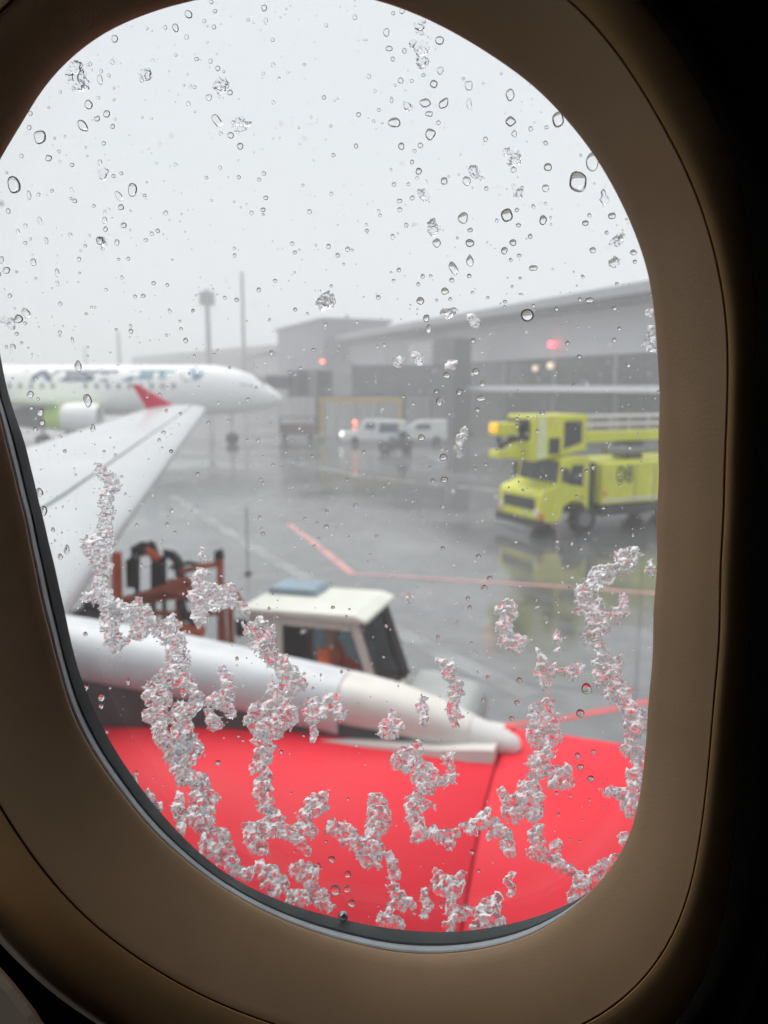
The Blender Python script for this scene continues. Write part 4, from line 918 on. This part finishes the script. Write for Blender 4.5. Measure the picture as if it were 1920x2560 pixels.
# slush: chains of (x, y, radius) in crop pixels
L_, R_, T_, S_ = (.66025, 0, 1100), (.66025, 960, 1100), (.57866, 960, 0), (1, 0, 0)
SL = [
 ('long ragged slush streak running down across the far wing', L_, [(380,95,12),(385,125,22),(415,160,26),(440,175,10),(400,190,20),(390,240,18),(395,290,22),(400,330,26),(400,355,34),(385,400,50),(330,390,14),(370,430,38),(385,480,26),(390,530,20),(390,560,20),(380,590,35),(330,595,18),(380,600,38),(405,625,34),(410,650,30),(425,710,28),(430,755,34),(425,790,18)]),
 ('lumpy slush clump at the top of the pylon below the orange rack', L_, [(445,635,28),(470,640,33),(520,640,28),(525,610,14),(540,690,42),(525,735,22)]),
 ('diagonal slush chain crossing the middle of the white pylon', L_, [(600,712,16),(640,700,30),(660,700,18),(645,750,38),(660,800,38),(660,850,42),(650,885,30),(690,915,26),(715,945,28),(740,970,20)]),
 ('forked slush clump from the dark recess down over the red cowling edge', L_, [(585,930,14),(590,965,36),(605,1000,40),(595,1050,34),(600,1100,24),(630,1140,28),(670,1155,28),(705,1130,24),(710,1090,16),(700,1050,32),(740,1005,30),(700,1035,36),(660,1070,32),(650,1100,14),(660,1140,20)]),
 ('broad slush lump low on the red cowling near the left rim', L_, [(640,1190,20),(680,1195,52),(715,1180,34),(680,1235,40),(690,1270,28),(740,1295,26),(765,1305,14)]),
 ('narrow slush trickle above the left seal on the red cowling', L_, [(690,1298,13),(680,1350,17),(672,1400,22),(680,1440,26),(690,1480,16)]),
 ('branching slush chain leading down to the seal at the lower left', L_, [(735,1330,22),(745,1360,20),(790,1345,26),(745,1375,20),(740,1400,20),(760,1430,38),(745,1470,22),(775,1490,20),(820,1510,33),(795,1540,36),(850,1570,42),(885,1600,28)]),
 ('knobbly slush clump where the pylon meets the dark recess', L_, [(840,870,9),(855,900,16),(860,940,23),(840,980,33),(800,1000,26),(840,995,30),(870,1020,22)]),
 ('small slush lump hanging below the knobbly clump on the recess', L_, [(790,1045,22),(805,1065,28),(825,1082,12)]),
 ('tiny slush shard above the orange rack', L_, [(765,412,8),(765,438,16),(767,458,8)]),
 ('hook-shaped slush clump in front of the orange rack', L_, [(765,505,15),(745,540,28),(770,570,42),(820,570,28),(860,575,22),(870,608,26),(800,625,26),(755,600,33),(752,650,33),(770,680,20)]),
 ('small slush pebble beside the rack, left of the truck roof', L_, [(900,630,12),(920,635,20),(935,645,10)]),
 ('large spreading slush cluster over the pylon below the truck cab', L_, [(985,690,13),(960,720,36),(1005,740,30),(970,770,28),(985,800,12),(1010,815,20),(1060,840,26),(1080,885,48),(1110,920,44),(1060,950,44),(1040,985,22),(1010,1000,18),(965,1035,30),(950,1065,32),(1000,1085,34),(1060,1065,52),(1095,1050,42),(1050,1098,28),(990,1095,36)]),
 ('twisting slush column down the middle of the red cowling', L_, [(970,1130,24),(1010,1160,28),(990,1190,33),(1000,1210,23),(980,1240,27),(1000,1270,28),(990,1310,33),(975,1340,23),(1000,1380,28)]),
 ('wide zigzag slush patch low on the red cowling', L_, [(1040,1430,32),(1060,1475,28),(1005,1485,28),(950,1480,30),(970,1500,22),(965,1530,38),(995,1550,24),(1060,1490,20),(1080,1495,18),(1120,1490,18),(1140,1455,20),(1150,1430,20),(1180,1390,33),(1215,1350,20),(1225,1390,12),(1170,1480,18)]),
 ('slush spike hanging below the zigzag patch', L_, [(1120,1505,15),(1140,1525,26),(1165,1560,11)]),
 ('small slush tuft just above the bottom seal', L_, [(1130,1625,26),(1170,1630,23),(1160,1670,26),(1175,1700,13)]),
 ('thick melting slush bank lying on the lower left seal', L_, [(870,1630,16),(930,1650,28),(990,1615,18),(1010,1650,38),(1050,1680,33),(1050,1710,14)]),
 ('pinkish slush bank on the bottom seal', L_, [(1110,1730,28),(1150,1730,23),(1210,1740,33),(1240,1770,22)]),
 ('lacy slush crown on the pylon left of the cream fairing', L_, [(1175,1000,13),(1190,990,22),(1180,1040,26),(1220,1030,22),(1255,990,24),(1290,1045,22),(1260,1020,22)]),
 ('tiny slush drip at the edge of the red cowling under the pylon', L_, [(1185,1090,10),(1185,1112,16),(1180,1140,9)]),
 ('glassy ice bead on the left seal beside the red cowling', L_, [(500,1280,16),(510,1300,10)]),
 ('small slush crumbs along the lower left seal', L_, [(550,1340,13),(575,1365,16),(595,1388,16)]),
 ('slush lump on the shaded belly of the cream fairing', R_, [(35,1045,13),(30,1072,36),(10,1100,30),(50,1090,24),(40,1120,14)]),
 ('oval slush fleck in the middle of the cream fairing', R_, [(145,985,11),(145,1015,23),(150,1045,18),(150,1070,9)]),
 ('slush streak above the cream fairing, right of the truck windscreen', R_, [(205,840,8),(240,850,20),(245,860,24),(245,890,26),(270,920,18),(270,960,26),(265,1000,20),(260,1040,23),(265,1075,13)]),
 ('large sprawling slush chain right of centre on the red cowling', R_, [(130,1140,18),(120,1180,26),(60,1200,22),(50,1215,22),(120,1215,28),(90,1240,26),(150,1262,42),(160,1290,36),(220,1290,26),(260,1280,18),(250,1240,16),(250,1205,20),(150,1320,33),(130,1350,28),(95,1385,20),(165,1380,16),(115,1420,26),(130,1460,28),(140,1490,33),(125,1510,16),(190,1490,23),(230,1500,23),(270,1490,13),(250,1530,15),(252,1548,8)]),
 ('long slush streak from mid cowling to the bottom centre', L_, [(1405,1360,17),(1435,1370,22),(1430,1420,28),(1450,1440,26),(1420,1470,26),(1390,1520,26),(1350,1530,28),(1310,1490,33),(1262,1470,22),(1300,1480,28),(1370,1545,28),(1430,1560,33),(1400,1592,26),(1360,1570,18),(1430,1608,12),(1470,1580,20),(1480,1605,12)]),
 ('heart-shaped slush clump at the bottom centre of the red cowling', R_, [(202,1645,18),(215,1660,20),(230,1685,36),(270,1680,34),(285,1645,13),(270,1670,26),(262,1720,23),(255,1745,14),(270,1790,33),(320,1780,18),(265,1815,33),(250,1840,20)]),
 ('S-shaped slush worm rising from the bottom seal', R_, [(487,1650,13),(470,1662,12),(470,1682,12),(490,1700,13),(478,1725,13),(430,1730,18),(402,1755,23),(395,1795,42),(420,1820,38),(365,1832,24),(330,1848,18)]),
 ('slush drift on the bottom seal left of the heart-shaped clump', R_, [(40,1650,28),(30,1680,23),(45,1722,26),(82,1750,26),(95,1770,16),(45,1765,22),(20,1785,30),(10,1815,32),(60,1840,18)]),
 ('small slush squiggle between the drift and the heart-shaped clump', R_, [(150,1718,13),(150,1742,17),(165,1765,20),(155,1802,12)]),
 ('flat diamond slush patch crossing the cowl seam', R_, [(300,1465,10),(330,1470,26),(362,1432,22),(390,1415,18),(370,1460,26),(410,1450,20),(430,1480,22),(462,1490,13),(400,1500,14),(350,1490,16)]),
 ('egg-shaped ice pebble just right of the cowl seam', R_, [(470,1505,13),(465,1532,26),(475,1560,20)]),
 ('biggest thick white slush column on the right of the red cowling', R_, [(605,1000,28),(590,1020,33),(600,1060,46),(590,1100,46),(620,1110,40),(600,1150,38),(610,1190,33),(582,1230,38),(590,1260,33),(562,1290,26),(548,1330,38),(540,1370,46),(500,1400,42),(470,1370,14),(455,1335,9),(480,1420,20),(560,1415,24),(580,1480,16),(572,1530,23),(575,1558,16),(612,1580,12),(650,1580,14)]),
 ('loop of slush joined to the right side of the biggest column', R_, [(618,1255,14),(650,1258,20),(690,1250,16),(675,1275,14),(640,1300,18),(635,1312,20),(690,1305,17),(712,1295,8)]),
 ('round ice pebble hanging under the biggest column', R_, [(655,1520,9),(650,1542,16),(640,1590,12),(660,1612,28),(682,1632,16)]),
 ('slush bank packed into the lower right corner of the seal', R_, [(700,1625,13),(712,1645,15),(745,1652,17),(730,1700,28),(762,1690,28),(720,1730,23),(795,1640,20),(832,1612,20),(805,1660,22),(770,1670,24),(872,1590,16)]),
 ('small slush chip on the right rim above the corner bank', R_, [(895,1500,12),(905,1520,14),(915,1500,10)]),
 ('C-shaped slush arc in front of the truck reflection', R_, [(945,440,23),(915,460,40),(870,488,38),(830,512,32),(792,560,24),(762,592,32),(772,632,40),(742,650,20),(800,662,40),(800,710,36),(785,738,22),(850,680,34),(888,658,24),(902,628,16),(910,598,16)]),
 ('ragged slush streak down the right rim over the red marking', R_, [(812,790,15),(812,830,22),(850,850,34),(870,872,30),(820,882,26),(858,892,28),(832,920,18),(872,960,34),(902,942,24),(910,980,23),(895,1010,16),(932,1022,23),(950,1050,32),(960,1090,33),(932,1130,32),(935,1170,34),(970,1180,24)]),
 ('heavy slush mass on the right rim at the end of the red cowling', R_, [(970,1230,26),(950,1280,26),(955,1330,28),(900,1340,16),(860,1332,26),(832,1325,13),(930,1380,28),(925,1400,20),(935,1430,15)]),
 ('small slush patch on the right rim beside the C-shaped arc', R_, [(1010,470,18),(1016,500,14)]),
 ('fish-shaped slush clump below the truck reflection', R_, [(465,610,11),(442,640,20),(480,640,25),(505,662,11),(455,682,18),(450,720,33),(470,760,38),(500,770,26),(530,760,16)]),
 ('two tiny ice beads stacked right of the fish-shaped clump', R_, [(660,730,8),(655,755,15),(655,800,12)]),
 ('crooked slush twig left of the large dark drop', R_, [(580,800,14),(600,840,23),(592,880,23),(602,920,18),(605,945,9),(620,880,14),(645,870,16),(690,880,18),(730,872,18),(715,900,15)]),
 ('tiny snow speck above the truck roof corner', R_, [(95,590,7),(95,606,13)]),
 ('clear lumpy ice grain under the top rim', T_, [(150,105,24),(170,95,10)]),
 ('big ragged ice crystal below the top rim', T_, [(130,190,10),(160,205,30),(150,235,16),(165,270,18)]),
 ('faint angular ice flake high over the rooftop block', T_, [(85,445,10),(105,462,20)]),
 ('bean-shaped ice grain high over the truck', T_, [(540,660,24),(565,680,22)]),
 ('bent ice splinter with a pointed tail over the amber beacon', T_, [(385,740,14),(400,755,18),(425,768,6)]),
 ('thin ice hook over the dark pillar', T_, [(150,825,10),(168,840,18),(180,865,8)]),
 ('frosty ice clump midway over the dark pillar', T_, [(210,975,20),(215,990,22)]),
 ('slanted ice splinter over the truck cab', T_, [(565,805,10),(580,830,18),(592,848,8)]),
 ('spiky ice grain near the right rim', T_, [(950,835,9),(952,865,18),(950,885,9)]),
 ('faint feathery ice flake by the right rim', T_, [(985,1055,8),(1010,1045,18),(1028,1022,9)]),
 ('blocky ice grain just under the feathery flake', T_, [(990,1135,18),(1005,1125,14)]),
 ('white snow crystal over the roof edge right of the pillar', T_, [(375,1370,12),(390,1390,20),(400,1405,9)]),
 ('fluffy white snow crystal on the dark pillar', T_, [(272,1580,14),(292,1575,18),(312,1565,9)]),
 ('fluffy white snow crystal left of the dark pillar', T_, [(45,1560,14),(70,1558,16),(62,1570,10)]),
 ('greenish snow crystal between the two white ones', T_, [(135,1535,12),(150,1545,20),(158,1565,9)]),
 ('grey icy bow on the roofline above the pillar', T_, [(258,1352,10),(280,1358,16),(300,1345,12)]),
 ('white slush chunk at the upper right rim', T_, [(1150,1350,14),(1160,1345,12)]),
 ('tall white slush chunk on the right rim beside the terminal', T_, [(1155,1420,18),(1150,1460,18),(1145,1495,26),(1158,1500,18)]),
 ('vertical sliver of slush left of the amber beacon', S_, [(1160,1075,8),(1154,1095,12),(1148,1120,9),(1150,1138,7)]),
 ('dark ragged ice clump at the upper left of the sky', S_, [(190,180,16),(196,206,24),(186,200,12)]),
 ('pale snowflake high over the floodlight mast', S_, [(599,308,15)]),
 ('grey snowflake above the rooftop block', S_, [(812,752,17)]),
 ('small dark ice grain between drops over the floodlight mast', S_, [(553,211,11)]),
 ('translucent ice flake at the top left of the sky', S_, [(363,186,11)]),
 ('thin ice sliver low on the upper left sky', S_, [(262,425,9),(256,440,6)]),
 ('ice grain pair above the red winglet', S_, [(250,600,9),(254,612,8)]),
 ('frosty smear on the left rim above the lettering', S_, [(8,800,7),(25,806,10),(30,820,6)]),
]
def slush(label, conv, chain, seed):
    sc_, ox, oy = conv; jr = random.Random(seed)
    C = np.array([(ox + x * sc_, oy + y * sc_, r * sc_ * jr.uniform(0.82, 1.22)) for x, y, r in chain])
    step = 1.9 if len(chain) > 4 else 1.5
    pad = 16; x0, x1 = C[:, 0].min() - C[:, 2].max() - pad, C[:, 0].max() + C[:, 2].max() + pad; y0, y1 = C[:, 1].min() - C[:, 2].max() - pad, C[:, 1].max() + C[:, 2].max() + pad
    X, Y = np.meshgrid(np.arange(x0, x1, step), np.arange(y0, y1, step))
    Fd = np.full(X.shape, -1e3)
    for i in range(len(C)):
        a = C[i]; Fd = np.maximum(Fd, a[2] - np.hypot(X - a[0], Y - a[1]))
        if i + 1 < len(C):
            b = C[i + 1]; dl = math.hypot(b[0] - a[0], b[1] - a[1])
            if dl > 1.35 * (a[2] + b[2]) + 4: continue
            t = np.clip(((X - a[0]) * (b[0] - a[0]) + (Y - a[1]) * (b[1] - a[1])) / max(dl * dl, 1e-6), 0, 1)
            Fd = np.maximum(Fd, (a[2] + (b[2] - a[2]) * t) * 0.92 - np.hypot(X - a[0] - t * (b[0] - a[0]), Y - a[1] - t * (b[1] - a[1])))
    am = float(np.clip(np.median(C[:, 2]) * 0.85, 6, 20))
    Fd = Fd + am * ((fbm(X / 26, Y / 26, seed, 3) - 0.5) * 1.9 + (ridged(X / 15, Y / 15, seed + 50, 3) - 0.52) * 1.6 + 0.12)
    ins = Fd > 0
    if ins.sum() < 6: return None
    # height above the pane in metres: lumps of ice grains, thinning to the edge
    s_ = px2m(C[:, 0].mean(), C[:, 1].mean())
    lump = ridged(X / 26, Y / 21, seed + 5, 2); fine = fbm(X / 11, Y / 8.5, seed + 9, 2)
    d = np.clip(Fd, 0, None)
    Hh = (1 - np.exp(-d / 7.0)) * (1.0 + 20.0 * lump ** 1.5 + 15.0 * (fine - 0.35)) * (0.55 + 0.45 * min(1, am / 14))
    Hh = np.clip(Hh, 0.5, None) * s_
    idx = -np.ones(X.shape, dtype=np.int64)
    cell = (ins[:-1, :-1].astype(int) + ins[1:, :-1] + ins[:-1, 1:] + ins[1:, 1:]) >= 3
    use = np.zeros(X.shape, bool); use[:-1, :-1] |= cell; use[1:, :-1] |= cell; use[:-1, 1:] |= cell; use[1:, 1:] |= cell
    idx[use] = np.arange(use.sum()); n = int(use.sum())
    jx = X[use] + (vnoise(X[use] * 3.1, Y[use] * 2.7, seed + 3) - .5) * step * 0.3; jy = Y[use] + (vnoise(X[use] * 2.3, Y[use] * 3.3, seed + 4) - .5) * step * 0.3
    top = onp_np(jx, jy, GAP) + nW * Hh[use][:, None]; 
    a, b, c, d_ = idx[:-1, :-1][cell], idx[:-1, 1:][cell], idx[1:, 1:][cell], idx[1:, :-1][cell]
    tf = np.stack([a, b, c, d_], 1)
    me = fast_mesh('slush_clump', top, tf, M_clear if ('ice ' in label or 'icy' in label or 'flake' in label) and conv in (T_, S_) else M_ice)
    o = bpy.data.objects.new('slush_clump', me); COL.objects.link(o)
    tag(o, label, 'slush', 'slush and ice stuck to the outside of the window'); return o
for i, (lb, cv, ch_) in enumerate(SL): slush(lb, cv, ch_, 100 + 37 * i)

# drops: the largest 300 as things, the rest as one mass
cand = [d + (1,) for d in DR if inside(d[0], d[1], -3)]
def far_from(u, v, r, lst, k=1.15): return all(math.hypot(u - q[0], v - q[1]) > k * (r + max(q[2], q[3])) for q in lst)
def density(u, v):
    if v < 780: return 0.55 + 0.9 * vnoise(np.array(u / 130.), np.array(v / 130.), 5)
    if v < 1350: return 0.55 + 0.5 * vnoise(np.array(u / 130.), np.array(v / 130.), 5)
    if v < 1800: return 0.4
    return 0.22
small = []
tries = 0
while len(small) < 1050 and tries < 40000:
    tries += 1
    u, v = RND.uniform(-20, 1650), RND.uniform(-20, 2320)
    if not inside(u, v, 4) or RND.random() > density(u, v): continue
    r = 1.4 + 4.6 * RND.random() ** 2.6
    if v > 900: r *= 0.85
    if not far_from(u, v, r, cand) : continue
    el = RND.uniform(0.85, 1.35); small.append((u, v, r, r * el, RND.uniform(-25, 10), 0, 0))
small.sort(key=lambda q: -q[2] * q[3])
cand += small[:max(0, 298 - len(cand))]; mass = small[max(0, 298 - (len(cand) - 0)) if False else 0:]
mass = [q for q in small if q not in set(cand)]
COLS = [(140, 'far engine'), (300, 'airline lettering'), (450, 'red winglet'), (580, 'floodlight mast'), (720, 'parked airliner nose'), (900, 'rooftop block'), (1050, 'parked white vans'), (1190, 'dark pillar'), (1320, 'amber beacon'), (1450, 'truck cab'), (9999, 'yellow tank')]
def place(u, v):
    col = next(n for x, n in COLS if u < x)
    if v < 830:
        band = ['near the top rim', 'high in the sky', 'upper midway in the sky', 'midway down the sky', 'low in the sky', 'close to the skyline'][min(5, int(v / 140))] if v > 0 else 'near the top rim'
        return f'{band}, above the {col}'
    if v < 1150: return f'over the haze beside the {col}' if u > 560 else f'in front of the {col}'
    if v < 1450: return 'over the white wing' if u < 400 else ('over the wet apron left of the truck' if u < 1150 else 'over the truck reflection')
    if v < 1780: return 'over the white pylon' if u < 900 else ('over the apron right of the truck cab' if u < 1300 else 'over the apron by the right rim')
    return 'over the red cowling, ' + ('left part' if u < 560 else 'middle part' if u < 1000 else 'right part')
for i, (u, v, rx, ry, ang, tear, named) in enumerate(cand):
    P, Fc, Tr, bot = drop_geo(u, v, rx, ry, ang, math.radians(RND.uniform(56, 78)), tear, i)
    me = bpy.data.meshes.new('water_drop'); me.from_pydata(P.tolist(), [], Fc + Tr + bot); me.update()
    for p in me.polygons: p.use_smooth = len(p.vertices) < 5
    fix_normals(me); me.materials.append(M_water)
    o = bpy.data.objects.new('water_drop', me); COL.objects.link(o)
    sz = 'large' if rx * ry > 170 else 'medium' if rx * ry > 75 else 'small' if rx * ry > 26 else 'tiny'
    shp = 'pear-shaped' if tear else ('tilted oval' if abs(ang) > 12 and ry > 1.2 * rx else 'tall oval' if ry > 1.25 * rx else 'wide oval' if rx > 1.15 * ry else 'round')
    tag(o, f'{sz} {shp} water drop {place(u, v)}', 'water drop', 'water drops on the outside of the window')
V, Fq = [], []; off = 0
for i, (u, v, rx, ry, ang, tear, named) in enumerate(mass):
    P, Fc, Tr, bot = drop_geo(u, v, rx, ry, ang, math.radians(RND.uniform(54, 74)), tear, 5000 + i)
    V.append(P); Fq += [tuple(q + off for q in f) for f in Fc + Tr + bot]; off += len(P)
me = bpy.data.meshes.new('fine_droplets'); me.from_pydata(np.concatenate(V).tolist(), [], Fq); me.update()
for p in me.polygons: p.use_smooth = len(p.vertices) < 5
fix_normals(me); me.materials.append(M_water)
o = bpy.data.objects.new('fine_droplets', me); COL.objects.link(o)
tag(o, 'spray of pinpoint water droplets scattered all over the window pane', 'water spray', kind='stuff')

V, Fq = [], []; off = 0; k = 0
while k < 520:
    u, v = RND.uniform(0, 1640), RND.gauss(1230, 330)
    if not inside(u, v, 6) or v < 700: continue
    k += 1; r = 1.2 + 2.8 * RND.random() ** 2.5; a = RND.uniform(0, 3.14); el = RND.choice((1, 1, 1.6, 3.0)) if r < 2.6 else 1.3
    pts = []
    for q in range(7):
        t = 2 * math.pi * q / 7; rr = r * RND.uniform(0.6, 1.15); x, y = math.cos(t) * rr * el, math.sin(t) * rr
        pts.append((u + x * math.cos(a) - y * math.sin(a), v + x * math.sin(a) + y * math.cos(a)))
    A = np.array(pts); b0 = onp_np(A[:, 0], A[:, 1], GAP); c0 = b0.mean(0)
    tp = c0 + (b0 - c0) * 0.6 + nW * (r * px2m(u, v) * 0.6)
    V.append(np.concatenate([b0, tp])); Fq += [tuple(off + q for q in range(6, -1, -1)), tuple(off + 7 + q for q in range(7))] + [(off + q, off + (q + 1) % 7, off + 7 + (q + 1) % 7, off + 7 + q) for q in range(7)]; off += 14
me = bpy.data.meshes.new('ice_crumbs'); me.from_pydata(np.concatenate(V).tolist(), [], Fq); me.update(); fix_normals(me); me.materials.append(M_ice)
o = bpy.data.objects.new('ice_crumbs', me); COL.objects.link(o)
tag(o, 'scatter of white ice crumbs across the middle of the window pane', 'ice crumbs', kind='stuff')

# ------------------------------------------------------------------ falling snow
M_snow = mat('falling_snow_white', (0.9, 0.9, 0.92), 0.8, var=0.02)
sn = MB()
for k in range(420):
    y = 2.0 + 16 * RND.random() ** 0.8
    p = at(RND.uniform(0, 1650), RND.uniform(300, 1700), y); r = RND.uniform(0.004, 0.0085) * (0.6 + y / 12)
    if p.z < 0.1: continue
    ex = [Vector((r * RND.uniform(.6, 1.3), 0, 0)), Vector((0, r * RND.uniform(.6, 1.3), 0)), Vector((RND.uniform(-.3, .3) * r, 0, r * RND.uniform(.8, 1.7)))]
    sn.add([p + ex[0], p - ex[0], p + ex[1], p - ex[1], p + ex[2], p - ex[2]], [(0, 2, 4), (2, 1, 4), (1, 3, 4), (3, 0, 4), (2, 0, 5), (1, 2, 5), (3, 1, 5), (0, 3, 5)])
tag(sn.build('falling_snow', M_snow), 'sparse soft snowflakes falling between the window and the apron', 'snow', kind='stuff')

# ------------------------------------------------------------------ haze (snow-filled air)
hb = MB().box(-420, 420, -60, 520, -1.2, 40)
hm = bpy.data.materials.new('snow_haze'); hm.use_nodes = True
n = hm.node_tree.nodes; l = hm.node_tree.links; n.clear()
pv = n.new('ShaderNodeVolumePrincipled'); pv.inputs['Density'].default_value = 0.0056; pv.inputs['Color'].default_value = (0.985, 0.988, 0.995, 1)
ho = n.new('ShaderNodeOutputMaterial'); l.new(pv.outputs[0], ho.inputs['Volume'])
hz_o = hb.build('haze', hm)
tag(hz_o, 'pale snow-filled haze over the whole apron', 'haze', kind='stuff')
